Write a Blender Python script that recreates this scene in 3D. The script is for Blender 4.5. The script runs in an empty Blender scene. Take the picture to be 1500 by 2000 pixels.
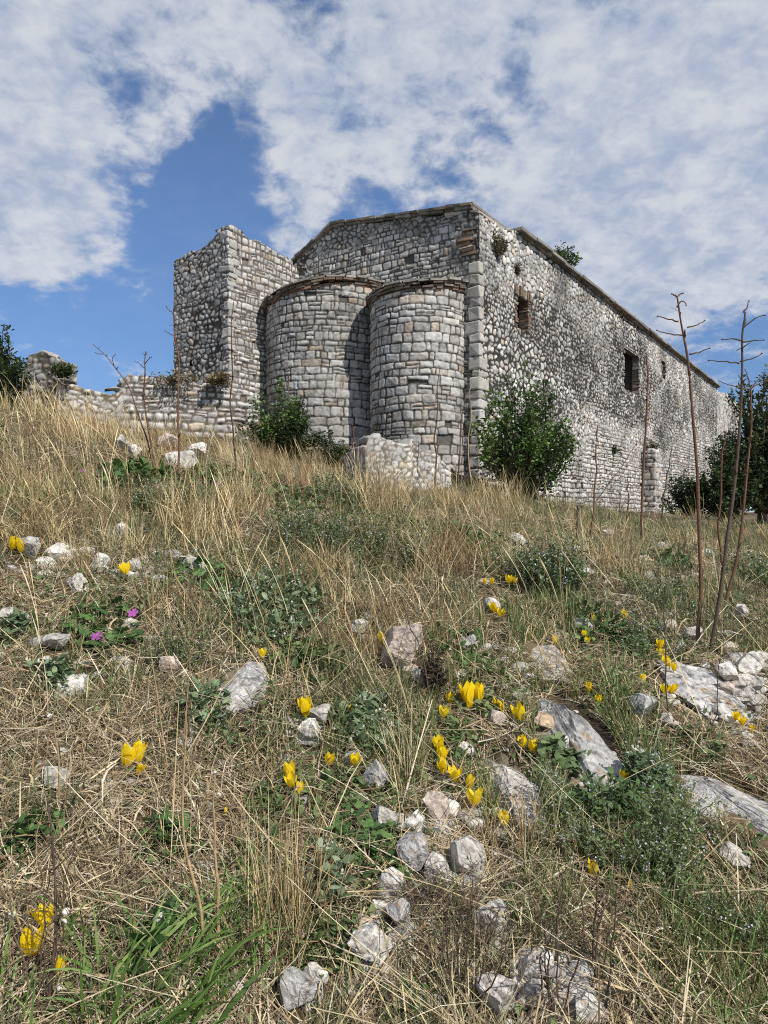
import bpy, math
import numpy as np
from mathutils import Matrix, Vector, Euler

S = bpy.context.scene
COL = S.collection
R = math.radians

# ------------------------------------------------------------------ camera
cam_d = bpy.data.cameras.new('camera')
cam = bpy.data.objects.new('camera', cam_d); COL.objects.link(cam)
cam.location = (0, 0, 0); cam.rotation_euler = (R(90), 0, 0)
cam_d.sensor_fit = 'VERTICAL'; cam_d.sensor_height = 24.0; cam_d.lens = 24.0*1387/2000
cam_d.clip_start = 0.05; cam_d.clip_end = 3000
S.camera = cam
F = 1387.0

# ------------------------------------------------------------------ light
SUN_EL, SUN_AZ = 47.0, 136.0          # azimuth measured clockwise from +Y (view direction)
SUN_STR, SKY_STR, EXPOSURE = 4.8, 0.15, 0.12
S.view_settings.view_transform = 'Standard'
S.view_settings.look = 'None'
S.view_settings.exposure = EXPOSURE
S.view_settings.gamma = 1.0
S.cycles.max_bounces = 5
S.cycles.diffuse_bounces = 3
S.cycles.transmission_bounces = 3
S.cycles.use_denoising = False
S.cycles.filter_width = 1.05
sd = bpy.data.lights.new('sun', 'SUN'); sd.energy = SUN_STR; sd.angle = R(0.5); sd.color = (1.0, 0.95, 0.87)
sun = bpy.data.objects.new('sun', sd); COL.objects.link(sun)
sv = Vector((math.sin(R(SUN_AZ))*math.cos(R(SUN_EL)), math.cos(R(SUN_AZ))*math.cos(R(SUN_EL)), math.sin(R(SUN_EL))))
sun.rotation_euler = sv.to_track_quat('Z', 'Y').to_euler()
sun.location = sv*60

def build_world():
    w = bpy.data.worlds.new('World'); S.world = w; w.use_nodes = True
    nt = w.node_tree; N = nt.nodes; L = nt.links; N.clear()
    def nd(t, **k):
        n = N.new(t)
        for a, b in k.items(): setattr(n, a, b)
        return n
    def val(sock, v):
        if isinstance(v, bpy.types.NodeSocket): L.new(v, sock)
        else: sock.default_value = v
    def mth(op, a, b=None, c=None, clamp=False):
        n = nd('ShaderNodeMath', operation=op, use_clamp=clamp)
        val(n.inputs[0], a)
        if b is not None: val(n.inputs[1], b)
        if c is not None: val(n.inputs[2], c)
        return n.outputs[0]
    def ramp(v, a, b, c=0.0, d=1.0):
        n = nd('ShaderNodeMapRange', interpolation_type='SMOOTHSTEP')
        val(n.inputs[0], v); val(n.inputs[1], a); val(n.inputs[2], b); val(n.inputs[3], c); val(n.inputs[4], d)
        return n.outputs[0]
    def mix(f, a, b):
        n = nd('ShaderNodeMix', data_type='RGBA')
        val(n.inputs[0], f); val(n.inputs[6], a); val(n.inputs[7], b)
        return n.outputs[2]
    out = nd('ShaderNodeOutputWorld'); bg = nd('ShaderNodeBackground')
    sky = nd('ShaderNodeTexSky', sky_type='NISHITA'); sky.sun_disc = False
    sky.sun_elevation = R(SUN_EL); sky.sun_rotation = R(SUN_AZ)
    sky.air_density = .75; sky.dust_density = 0.25; sky.ozone_density = 3.0; sky.altitude = 1500
    tc = nd('ShaderNodeTexCoord'); sep = nd('ShaderNodeSeparateXYZ'); L.new(tc.outputs['Generated'], sep.inputs[0])
    x, y, z = sep.outputs
    zz = mth('ADD', mth('MAXIMUM', z, 0.0), 0.38)
    px, py = mth('DIVIDE', x, zz), mth('DIVIDE', y, zz)
    cmb = nd('ShaderNodeCombineXYZ'); L.new(px, cmb.inputs[0]); L.new(py, cmb.inputs[1])
    def noise(scale, detail, rough, dist, off):
        mp = nd('ShaderNodeMapping'); L.new(cmb.outputs[0], mp.inputs[0]); mp.inputs[1].default_value = off
        n = nd('ShaderNodeTexNoise'); L.new(mp.outputs[0], n.inputs['Vector'])
        n.inputs['Scale'].default_value = scale; n.inputs['Detail'].default_value = detail
        n.inputs['Roughness'].default_value = rough; n.inputs['Distortion'].default_value = dist
        return n.outputs['Fac']
    big = noise(1.6, 2, .5, .2, (3.1, 1.7, 0))
    puff = noise(8.0, 4, .52, .3, (0.3, 5.2, 0))
    fine = noise(24.0, 6, .62, .25, (2.3, 0.2, 1.0))
    dens = mth('ADD', mth('MULTIPLY', big, .40), mth('ADD', mth('MULTIPLY', puff, .85), mth('MULTIPLY', fine, .46)))
    # openings and banks of the cloud field, as directions in the sky
    def spot(u, v, r, amp):
        d = Vector((u, 1, v)).normalized()
        vd = nd('ShaderNodeVectorMath', operation='DISTANCE'); L.new(tc.outputs['Generated'], vd.inputs[0]); vd.inputs[1].default_value = d
        return mth('MULTIPLY', ramp(vd.outputs['Value'], 0.0, r, 1.0, 0.0), amp)
    for s in SKY_SPOTS:
        dens = mth('ADD', dens, spot(*s))
    cov = ramp(dens, .65, .93)
    lowf = ramp(z, .0, .12, .55, 1.0)
    cov = mth('MULTIPLY', cov, lowf)
    veil = mth('ADD', mth('MULTIPLY', cov, .84), .06)
    skyc = nd('ShaderNodeMix', data_type='RGBA', blend_type='MULTIPLY'); skyc.inputs[0].default_value = 1.0
    L.new(sky.outputs[0], skyc.inputs[6]); skyc.inputs[7].default_value = SKY_TINT
    low = nd('ShaderNodeVectorMath', operation='SCALE'); L.new(skyc.outputs[2], low.inputs[0]); L.new(ramp(z, .0, .40, .58, 1.0), low.inputs['Scale'])
    k = 1.0/SKY_STR
    shade = ramp(mth('ADD', mth('MULTIPLY', puff, .55), mth('MULTIPLY', fine, .45)), .36, .64)
    cl = mix(shade, (.36*k, .43*k, .56*k, 1), (.64*k, .66*k, .70*k, 1))
    L.new(mix(veil, low.outputs[0], cl), bg.inputs[0]); bg.inputs[1].default_value = SKY_STR
    L.new(bg.outputs[0], out.inputs[0])
def uv(x, y): return ((x-750)/F, (1000-y)/F)
SKY_TINT = (.80, .94, 1.03, 1)
SKY_SPOTS = [(*uv(440, 320), .22, -.20), (*uv(350, 440), .18, -.14), (*uv(140, 650), .22, -.40), (*uv(330, 560), .16, -.12), (*uv(470, 470), .07, -.2), (*uv(1010, 220), .11, -.10), (*uv(620, 30), .07, -.10), (*uv(900, 330), .10, -.10),
             (*uv(1330, 200), .45, .17), (*uv(200, 120), .32, .13), (*uv(70, 400), .22, .26), (*uv(570, 430), .08, .26), (*uv(120, 520), .14, .14),
             (*uv(590, 230), .12, .18), (*uv(780, 110), .2, .06), (*uv(250, 270), .14, -.10), (*uv(900, 420), .12, -.06), (*uv(1250, 460), .28, .22), (*uv(1470, 690), .13, -.34), (*uv(1300, 650), .10, -.14)]
build_world()

# ------------------------------------------------------------------ numpy noise
def hsh(i, j, s=0):
    n = (np.asarray(i, np.int64)*374761393 + np.asarray(j, np.int64)*668265263 + np.int64(s)*974711 + 12345) & 0xffffffff
    n = ((n ^ (n >> 13))*1274126177) & 0xffffffff
    n = ((n ^ (n >> 16))*2246822519) & 0xffffffff
    n = n ^ (n >> 15)
    return (n & 0xffffff)/float(0x1000000)
def vn(x, y, s=0):
    x = np.asarray(x, float); y = np.asarray(y, float)
    i = np.floor(x).astype(np.int64); j = np.floor(y).astype(np.int64)
    a = x-i; b = y-j; a = a*a*(3-2*a); b = b*b*(3-2*b)
    return ((hsh(i, j, s)*(1-a)+hsh(i+1, j, s)*a)*(1-b) + (hsh(i, j+1, s)*(1-a)+hsh(i+1, j+1, s)*a)*b)*2-1
def fbm(x, y, s=0, o=4, g=.5):
    t = 0; a = 1; n = 0
    for k in range(o):
        t = t+a*vn(np.asarray(x)*2**k+k*17.3, np.asarray(y)*2**k-k*9.1, s+k); n += a; a *= g
    return t/n
def sst(a, b, x):
    t = np.clip((x-a)/(b-a), 0, 1); return t*t*(3-2*t)

# ------------------------------------------------------------------ materials
def attr_mat(name, rough=.9, transl=0.0, nscale=60, namp=.25, bump=.0, bscale=80, bdist=.01, spec=.25):
    m = bpy.data.materials.new(name); m.use_nodes = True
    nt = m.node_tree; N = nt.nodes; L = nt.links; b = N['Principled BSDF']; o = N['Material Output']
    a = N.new('ShaderNodeAttribute'); a.attribute_name = 'Col'
    tc = N.new('ShaderNodeTexCoord')
    nz = N.new('ShaderNodeTexNoise'); nz.inputs['Scale'].default_value = nscale; nz.inputs['Detail'].default_value = 5
    L.new(tc.outputs['Object'], nz.inputs['Vector'])
    mr = N.new('ShaderNodeMapRange'); L.new(nz.outputs['Fac'], mr.inputs[0])
    mr.inputs[1].default_value = .3; mr.inputs[2].default_value = .7; mr.inputs[3].default_value = 1-namp; mr.inputs[4].default_value = 1+namp
    mx = N.new('ShaderNodeVectorMath'); mx.operation = 'SCALE'
    L.new(a.outputs['Color'], mx.inputs[0]); L.new(mr.outputs[0], mx.inputs['Scale'])
    L.new(mx.outputs[0], b.inputs['Base Color'])
    b.inputs['Roughness'].default_value = rough; b.inputs['Specular IOR Level'].default_value = spec
    if bump:
        n2 = N.new('ShaderNodeTexNoise'); n2.inputs['Scale'].default_value = bscale; n2.inputs['Detail'].default_value = 6; n2.inputs['Roughness'].default_value = .65
        L.new(tc.outputs['Object'], n2.inputs['Vector'])
        bp = N.new('ShaderNodeBump'); bp.inputs['Strength'].default_value = bump; bp.inputs['Distance'].default_value = bdist
        L.new(n2.outputs['Fac'], bp.inputs['Height']); L.new(bp.outputs[0], b.inputs['Normal'])
    if transl:
        t = N.new('ShaderNodeBsdfTranslucent'); L.new(mx.outputs[0], t.inputs[0])
        ms = N.new('ShaderNodeMixShader'); ms.inputs[0].default_value = transl
        L.new(b.outputs[0], ms.inputs[1]); L.new(t.outputs[0], ms.inputs[2]); L.new(ms.outputs[0], o.inputs[0])
    return m
M = {
    'stone': attr_mat('weathered_masonry', .92, 0, 9, .16, .55, 45, .012),
    'rock': attr_mat('limestone_rock', .9, 0, 55, .3, 1.0, 45, .012),
    'soil': attr_mat('soil_and_litter', .95, 0, 60, .35, .8, 120, .01),
    'grass': attr_mat('dry_grass', .75, .18, 30, .15),
    'leaf': attr_mat('green_leaf', .55, .22, 40, .18, spec=.35),
    'stem': attr_mat('dead_stem', .8, 0, 90, .3, .3, 200, .002),
    'petal': attr_mat('yellow_petal', .55, .42, 12, .06),
    'brick': attr_mat('old_brick', .93, 0, 14, .25, .5, 60, .008),
    'tile': attr_mat('roof_stone', .92, 0, 7, .25, .5, 40, .01),
    'shell': attr_mat('snail_shell', .4, 0, 200, .1),
}

# ------------------------------------------------------------------ mesh helpers
def tag(o, label=None, cat=None, group=None, kind=None):
    if label: o['label'] = label
    if cat: o['category'] = cat
    if group: o['group'] = group
    if kind: o['kind'] = kind
    return o
def np_mesh(name, V, Fc, mat, col=None, parent=None, smooth=False):
    """V (n,3); Fc (m,4) or (m,3) or a list of such arrays"""
    V = np.asarray(V, np.float32)
    Fl = Fc if isinstance(Fc, (list, tuple)) else [Fc]
    Fl = [np.asarray(f, np.int32) for f in Fl if len(f)]
    me = bpy.data.meshes.new(name)
    me.vertices.add(len(V)); me.vertices.foreach_set('co', V.ravel())
    tot = np.concatenate([np.full(len(f), f.shape[1], np.int32) for f in Fl])
    idx = np.concatenate([f.ravel() for f in Fl])
    me.loops.add(len(idx)); me.loops.foreach_set('vertex_index', idx)
    me.polygons.add(len(tot))
    st = np.concatenate([[0], np.cumsum(tot)[:-1]]).astype(np.int32)
    me.polygons.foreach_set('loop_start', st)
    me.polygons.foreach_set('use_smooth', np.full(len(tot), smooth, bool))
    me.update(calc_edges=True)
    if col is not None:
        c = np.ones((len(V), 4), np.float32); c[:, :3] = np.clip(col, 0, 1)
        at = me.color_attributes.new('Col', 'FLOAT_COLOR', 'POINT'); at.data.foreach_set('color', c.ravel())
    me.materials.append(M[mat] if isinstance(mat, str) else mat)
    o = bpy.data.objects.new(name, me); COL.objects.link(o)
    if parent is not None: o.parent = parent
    return o
class MB:
    """collects pieces of one mesh"""
    def __init__(s): s.v = []; s.q = []; s.t = []; s.c = []; s.n = 0
    def add(s, V, Fc, col):
        V = np.asarray(V, float); Fc = np.asarray(Fc, int)
        s.v.append(V); s.c.append(np.broadcast_to(np.asarray(col, float), V.shape).copy())
        (s.q if Fc.shape[1] == 4 else s.t).append(Fc+s.n); s.n += len(V)
    def build(s, name, mat, parent=None, smooth=False):
        fs = []
        if s.q: fs.append(np.concatenate(s.q))
        if s.t: fs.append(np.concatenate(s.t))
        return np_mesh(name, np.concatenate(s.v), fs, mat, np.concatenate(s.c), parent, smooth)
def empty(name, loc=(0, 0, 0), rz=0.0):
    o = bpy.data.objects.new(name, None); COL.objects.link(o); o.location = loc; o.rotation_euler = (0, 0, rz)
    o.empty_display_size = .1
    return o
def tube(pts, rad, sides=6):
    P = np.asarray(pts, float); n = len(P); rad = np.broadcast_to(np.asarray(rad, float), (n,))
    T = np.gradient(P, axis=0); T /= np.linalg.norm(T, axis=1)[:, None]+1e-9
    ref = np.array([0.31, .9, .2]); A = np.cross(T, ref); A /= np.linalg.norm(A, axis=1)[:, None]+1e-9
    B = np.cross(T, A); an = np.arange(sides)*2*np.pi/sides
    V = P[:, None]+rad[:, None, None]*(np.cos(an)[None, :, None]*A[:, None]+np.sin(an)[None, :, None]*B[:, None])
    i = np.arange(n-1)[:, None]*sides; j = np.arange(sides)[None]; k = (j+1) % sides
    Fc = np.stack([i+j, i+k, i+sides+k, i+sides+j], -1).reshape(-1, 4)
    return V.reshape(-1, 3), Fc
def spline(pts, n):
    P = np.asarray(pts, float); m = len(P)
    if m == 2: t = np.linspace(0, 1, n)[:, None]; return P[0]*(1-t)+P[1]*t
    E = np.vstack([2*P[0]-P[1], P, 2*P[-1]-P[-2]]); s = np.linspace(0, m-1-1e-6, n); i = s.astype(int); f = (s-i)[:, None]
    a, b, c, d = E[i], E[i+1], E[i+2], E[i+3]
    return .5*((2*b)+(c-a)*f+(2*a-5*b+4*c-d)*f*f+(3*b-a-3*c+d)*f**3)
BOXF = np.array([[0, 3, 2, 1], [4, 5, 6, 7], [0, 1, 5, 4], [1, 2, 6, 5], [2, 3, 7, 6], [3, 0, 4, 7]])
def box(o, ax, ay, az, rng=None, jit=0.0):
    """box with corner o and edge vectors"""
    o, ax, ay, az = [np.asarray(v, float) for v in (o, ax, ay, az)]
    V = np.array([o, o+ax, o+ax+ay, o+ay, o+az, o+ax+az, o+ax+ay+az, o+ay+az])
    if rng is not None: V = V+rng.normal(0, jit, V.shape)
    return V, BOXF

# ------------------------------------------------------------------ terrain
TY = np.array([.5, 1.15, 1.6, 2.0, 2.5, 3.2, 4.2, 5.5, 7, 9, 11, 13, 15, 20, 35, 90, 300])
TU = np.array([-1.2, -.54, -.27, 0, .27, .54, 1.2])
TZ = np.array([
    [-.98, -.80, -.56, -.38, -.15, .10, .5, .90, 1.25, 1.55, 1.85, 2.1, 2.5, 2.7, 2.3, -4, -30],
    [-.99, -.83, -.64, -.50, -.31, -.11, .22, .62, .98, 1.36, 1.66, 1.95, 2.4, 2.7, 2.3, -4, -30],
    [-1.0, -.84, -.68, -.56, -.42, -.24, .00, .30, .56, .84, 1.02, 1.4, 2.2, 2.7, 2.2, -4, -30],
    [-1.0, -.84, -.71, -.61, -.50, -.36, -.19, -.01, .11, .24, .38, .85, 1.3, 1.7, 1.5, -4, -30],
    [-1.0, -.84, -.73, -.65, -.55, -.43, -.33, -.24, -.16, -.08, .0, .08, .02, .0, .0, -4, -30],
    [-1.0, -.84, -.75, -.68, -.60, -.52, -.47, -.43, -.40, -.38, -.36, -.34, -.32, -.25, -.1, -4, -30],
    [-1.0, -.86, -.79, -.74, -.70, -.66, -.64, -.62, -.6, -.6, -.6, -.6, -.55, -.5, -.4, -4, -30]])
_ly = np.linspace(math.log(.5), math.log(300), 260); _uu = np.linspace(-1.2, 1.2, 97)
_T = np.array([np.interp(_ly, np.log(TY), r) for r in TZ])
_k = np.exp(-np.linspace(-2, 2, 9)**2); _k /= _k.sum()
_T = np.array([np.convolve(np.pad(r, 4, 'edge'), _k, 'valid') for r in _T])
_T = np.array([np.interp(_uu, TU, c) for c in _T.T]).T
_k = np.exp(-np.linspace(-2, 2, 11)**2); _k /= _k.sum()
_T = np.array([np.convolve(np.pad(c, 5, 'edge'), _k, 'valid') for c in _T.T]).T
def ground0(x, y):
    x = np.asarray(x, float); y = np.asarray(y, float)
    ye = np.maximum(y, .8); u = np.clip(x/ye, -1.2, 1.2); l = np.log(np.clip(y, .5, 299))
    a = (u+1.2)/2.4*96; b = (l-_ly[0])/(_ly[-1]-_ly[0])*259
    i = np.clip(a.astype(int), 0, 95); j = np.clip(b.astype(int), 0, 258); fa = a-i; fb = b-j
    z = (_T[i, j]*(1-fa)+_T[i+1, j]*fa)*(1-fb)+(_T[i, j+1]*(1-fa)+_T[i+1, j+1]*fa)*fb
    return z-.28*np.maximum(.5-y, 0)
def ground(x, y):
    x = np.asarray(x, float); y = np.asarray(y, float)
    near = np.exp(-np.maximum(y-3, 0)/6)
    return ground0(x, y)+(.05*fbm(x*2.2, y*2.2, 5, 3)+.022*vn(x*6, y*6, 13))*(.5+.5*near)+.05*vn(x*.7, y*.7, 9)*np.clip(y/4, .3, 2)
def gp(px, py):
    """point of the ground seen at photo pixel (px, py)"""
    u, v = uv(px, py); Y = np.exp(np.linspace(math.log(.7), math.log(60), 1500))
    d = v*Y-ground(u*Y, Y); k = int(np.argmax(d < 0)) if (d < 0).any() else len(Y)-1
    Yk = Y[k]
    return np.array([u*Yk, Yk, float(ground(u*Yk, Yk))])
def at(px, py, Y):
    u, v = uv(px, py); return np.array([u*Y, Y, v*Y])

def build_ground():
    ry = np.concatenate([np.linspace(-25, .45, 22), np.exp(np.linspace(math.log(.5), math.log(14), 420)), np.exp(np.linspace(math.log(14.3), math.log(290), 60))])
    ru = np.concatenate([np.linspace(-1.6, -.66, 22), np.linspace(-.65, .65, 360), np.linspace(.66, 1.6, 22)])
    Yg, Ug = np.meshgrid(ry, ru, indexing='ij')
    Xg = Ug*np.where(Yg > .8, Yg, .8+(.8-Yg)*1.2)
    Zg = ground(Xg, Yg)+np.where(Yg < 14, .012*fbm(Xg*14, Yg*14, 3, 3), 0)
    n1, n2 = Yg.shape
    i = np.arange(n1-1)[:, None]*n2+np.arange(n2-1)[None]
    Fc = np.stack([i, i+1, i+n2+1, i+n2], -1).reshape(-1, 4)
    a = fbm(Xg*3, Yg*3, 21, 4); b = fbm(Xg*16, Yg*16, 22, 3)
    soil = np.array([.045, .033, .022]); lit = np.array([.13, .095, .055]); pale = np.array([.24, .20, .15])
    f = sst(-.3, .35, a+.5*b)[..., None]; c = soil*(1-f)+lit*f
    g = sst(.28, .5, fbm(Xg*2.2, Yg*2.2, 31, 4)+.3*b)[..., None]*.7; c = c*(1-g)+pale*g
    o = np_mesh('ground', np.stack([Xg, Yg, Zg], -1).reshape(-1, 3), Fc, 'soil', c.reshape(-1, 3), None, True)
    tag(o, kind='structure')
build_ground()

# ------------------------------------------------------------------ masonry
STONE = np.array([.50, .485, .455])
def stone_colour(idh, id2, m, U, Z, mortar, tone=(.62, 1.12), lichen=.35, sd=0):
    t = tone[0]+(tone[1]-tone[0])*idh**.8
    c = STONE*t[..., None]
    warm = np.clip((id2-.82)/.18, 0, 1)[..., None]
    c = c*(1-.7*warm)+c*np.array([.92, .74, .56])*.7*warm; c = c*(1+.05*(np.asarray(id2)-.5)[..., None]*np.array([1, 0, -1.4]))
    c = c*(1+.16*fbm(U*22, Z*22, 43+sd, 3))[..., None]
    n = fbm(U*9, Z*9, 41+sd, 4); l = sst(.05, .5, n)*lichen
    l2 = sst(.0, .45, fbm(U*.55, Z*.55, 47+sd, 3))*lichen*.8
    c = c*(1-np.clip(l+l2, 0, .72))[..., None]
    mo = np.asarray(mortar)*(1+.3*fbm(U*6, Z*6, 51, 3))[..., None]
    return mo*(1-m[..., None])+c*m[..., None]
def coursed(U, Z, sd=1, ch=.185, cw=.29, warp=.035, gap=.012, relief=.035, mortar=(.055, .05, .044), tone=(.66, 1.1), lichen=.3, split=.3, missing=.02):
    Vw = Z+warp*fbm(U*.9, Z*.9, sd, 3)+.014*vn(U*6, Z*6, sd+3); Uw = U+warp*fbm(U*1.3, Z*1.3, sd+5, 3)+.014*vn(U*6, Z*6, sd+8)
    hs = ch*(.68+.64*hsh(np.arange(200), 3, sd)); b = np.cumsum(hs)-5.0
    k = np.clip(np.searchsorted(b, Vw.ravel()).reshape(Vw.shape)-1, 0, 198); lo, hi = b[k], b[k+1]
    w = cw*(.75+.55*hsh(k, 7, sd)); t = Uw/w+hsh(k, 11, sd)*9
    jit = lambda c: .62*(hsh(c, k, sd+1)-.5)
    i = np.floor(t).astype(np.int64); i = np.where(t < i+jit(i), i-1, i); i = np.where(t > i+1+jit(i+1), i+1, i)
    l, r = (i+jit(i))*w, (i+1+jit(i+1))*w; x = t*w
    hh = hsh(i, k, sd+2); sub = np.zeros_like(i)
    mid = lo+(hi-lo)*(.4+.2*hsh(i, k, sd+4)); s1 = (hh < split*.55); up = Vw > mid
    lo = np.where(s1 & up, mid, lo); hi = np.where(s1 & ~up, mid, hi); sub = np.where(s1 & up, 1, sub)
    mx = l+(r-l)*(.35+.3*hsh(i, k, sd+6)); s2 = (hh > 1-split*.6); rt = x > mx
    l = np.where(s2 & rt, mx, l); r = np.where(s2 & ~rt, mx, r); sub = np.where(s2 & rt, 2, sub)
    ia, ib = hsh(i*5+sub, k, sd+12), hsh(i*5+sub, k, sd+13)
    hx, hz = (r-l)/2, (hi-lo)/2; g = gap*(.5+1.3*hsh(i*5+sub, k, sd+14))
    dx, dz = x-(l+r)/2, Vw-(lo+hi)/2; dz = dz-(ib-.5)*.16*dx
    rad = np.minimum(hx, hz)*(.18+.34*hsh(i*5+sub, k, sd+17))
    qx, qz = np.abs(dx)-(hx-g-rad), np.abs(dz)-(hz-g-rad)
    d = -(np.hypot(np.maximum(qx, 0), np.maximum(qz, 0))+np.minimum(np.maximum(qx, qz), 0)-rad)
    m = sst(-.004, .008, d+.010*fbm(U*14, Z*14, sd+16, 3)); miss = hsh(i*5+sub, k, sd+15) < missing
    m = np.where(miss, m*.15, m)
    h = m*(relief*(.55+.45*sst(0, .035, d))*(.45+1.0*ia)+.010*fbm(U*13, Z*13, sd+20, 3)+(ia-.5)*.25*dx*.4)-np.where(miss, .03, 0)+.006*fbm(U*20, Z*20, sd+30, 2)
    return h, stone_colour(ia, ib, m, U, Z, mortar, tone, lichen, sd)
def rubble(U, Z, sd=1, cx=.19, cy=.14, gap=.016, relief=.035, mortar=(.055, .05, .044), tone=(.6, 1.12), lichen=.3, gapvar=.03, gapmap=None):
    Uw = U+.05*fbm(U*1.7, Z*1.7, sd, 3); Zw = Z+.05*fbm(U*1.7, Z*1.7, sd+4, 3)
    a, b = Uw/cx, Zw/cy; a = a+.5*(np.floor(b).astype(np.int64) % 2)
    bi = np.floor(b).astype(np.int64); f1 = np.full(U.shape, 9.); f2 = f1.copy(); ci = np.zeros(U.shape, np.int64); cj = ci.copy()
    for dj in (-1, 0, 1):
        jj = bi+dj; aa = Uw/cx+.5*(jj % 2); ai = np.floor(aa).astype(np.int64)
        for di in (-1, 0, 1):
            ii = ai+di
            ex = (aa-(ii+.5+.9*(hsh(ii, jj, sd+1)-.5)))*cx; ez = (b-(jj+.5+.7*(hsh(ii, jj, sd+2)-.5)))*cy*1.25
            wgt = .72+.62*hsh(ii, jj, sd+6)
            rt = 1.0*(hsh(ii, jj, sd+7)-.5); e2 = ex+rt*ez; z2 = ez-rt*ex; d = (np.abs(e2)**3.4+np.abs(z2)**3.4)**(1/3.4)*wgt
            n1 = d < f1
            f2 = np.where(n1, f1, np.minimum(f2, d)); ci = np.where(n1, ii, ci); cj = np.where(n1, jj, cj); f1 = np.where(n1, d, f1)
    e = (f2-f1)*.55
    gm = gap+gapvar*(sst(.0, .5, fbm(U*.5, Z*.8, sd+9, 3)) if gapmap is None else gapmap)
    ia, ib = hsh(ci, cj, sd+12), hsh(ci, cj, sd+13)
    gm = gm*(.6+.9*ib)
    m = sst(gm-.003, gm+.008, e+.016*fbm(U*11, Z*11, sd+15, 4))
    h = m*(relief*(.6+.4*sst(gm, gm+.03, e))*(.45+1.0*ia)+.012*fbm(U*13, Z*13, sd+20, 3))+.008*fbm(U*17, Z*17, sd+30, 2)
    return h, stone_colour(ia, ib, m, U, Z, mortar, tone, lichen, sd)
def resample(pts, step, close_r=.06):
    P = [np.asarray(p, float) for p in pts]; out = []
    for a, b in zip(P[:-1], P[1:]):
        n = max(2, int(np.linalg.norm(b-a)/step)); t = np.linspace(0, 1, n, endpoint=False)[:, None]; out.append(a*(1-t)+b*t)
    out.append(P[-1][None]); Q = np.concatenate(out)
    T = np.gradient(Q, axis=0); T /= np.linalg.norm(T, axis=1)[:, None]
    return Q, np.stack([T[:, 1], -T[:, 0]], -1)         # outward normal on the right of the path
def wall_mesh(name, P, Nn, top, base, dz, style, parent=None, cap=.35, holes=(), bulge=0.0, u0=0.0, ragged=.0, sd=1, mat='stone'):
    n = len(P); U1 = u0+np.concatenate([[0], np.cumsum(np.linalg.norm(np.diff(P, axis=0), axis=1))])
    top = np.broadcast_to(top, (n,)).astype(float).copy(); base = np.broadcast_to(base, (n,)).astype(float)
    if ragged:
        top = top+ragged*(hsh(np.floor(U1/.21+.3*vn(U1*3, U1*0, sd)).astype(int), 1, sd)-.5)+ragged*.8*vn(U1*2.1, U1*0, sd+2)
    nv = max(3, int((top-base).max()/dz)); t = np.linspace(0, 1, nv)
    Z = base[:, None]+t[None]*(top-base)[:, None]; U = np.repeat(U1[:, None], nv, 1)
    h, c = style(U, Z)
    X = P[:, None, :]+Nn[:, None, :]*(h+bulge*0)[..., None]
    V = np.concatenate([X, Z[..., None]], -1)
    rows = [V]; cols = [c]
    for kk, dzz in ((.12, .02), (.5, .03), (1.0, .0)):
        bz = top+dzz+.03*fbm(U1*7, U1*0+kk*9, sd+5, 3)
        rows.append(np.concatenate([P-Nn*cap*kk, bz[:, None]], -1)[:, None]); cols.append((c[:, -1:]*.0+STONE*.62*(1+.3*vn(U1*9, U1*0+kk*5, sd))[:, None, None]))
    V = np.concatenate(rows, 1); c = np.concatenate(cols, 1); nv2 = V.shape[1]
    i = np.arange(n-1)[:, None]*nv2+np.arange(nv2-1)[None]
    ok = np.ones((n-1, nv2-1), bool)
    for (ua, ub, za, zb) in holes:
        uc = (U1[:-1]+U1[1:])/2; zc = (V[:-1, :-1, 2]+V[1:, 1:, 2])/2
        ok &= ~((uc[:, None] > ua) & (uc[:, None] < ub) & (zc > za) & (zc < zb))
    i = i[ok]
    return np_mesh(name, V.reshape(-1, 3), np.stack([i, i+nv2, i+nv2+1, i+1], -1), mat, c.reshape(-1, 3), parent, True)

# ------------------------------------------------------------------ church
CC = np.array([1.868, 14.0]); ER = np.array([.571, .821]); EF = np.array([-.821, .571]); NF = np.array([-.571, -.821]); NR = np.array([.821, -.571])
def FW(s, t=0): return CC+s*EF+t*NF
def RW(r, o=0): return CC+r*ER+o*NR
def v3(p, z): return np.array([p[0], p[1], z])
def brick_course(mb, rng, path, z, h, depth, blen, jit, cols):
    """a course of separate bricks along a polyline (n,2) with outward normals"""
    P, Nn, sag = path; L = np.concatenate([[0], np.cumsum(np.linalg.norm(np.diff(P, axis=0), axis=1))]); u = 0
    while u < L[-1]-.04:
        l = blen*rng.uniform(.6, 1.25); a = np.array([np.interp(u, L, P[:, k]) for k in (0, 1)]); b = np.array([np.interp(min(u+l-.008, L[-1]), L, P[:, k]) for k in (0, 1)])
        nn = np.array([np.interp(u+l/2, L, Nn[:, k]) for k in (0, 1)]); nn /= np.linalg.norm(nn)
        d = depth+rng.normal(0, jit)
        if rng.random() > .05:
            c = np.array(cols[rng.integers(len(cols))])*rng.uniform(.75, 1.2)
            V, Fc = box(v3(a-nn*.06, z+rng.normal(0, .004)+np.interp(u, L, sag)), v3(b-a, np.interp(min(u+l-.008, L[-1]), L, sag)-np.interp(u, L, sag)), v3(nn*(d+.06), rng.normal(0, .006)), (0, 0, h*rng.uniform(.75, .98)), rng, .004)
            mb.add(V, Fc[:, ::-1], c)
        u += l
BRK = [(.20, .125, .085), (.24, .15, .10), (.17, .13, .10), (.26, .22, .18), (.14, .115, .095)]
DRKB = [(.15, .115, .085), (.20, .15, .11), (.12, .10, .085), (.22, .19, .16), (.17, .12, .085)]
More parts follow.
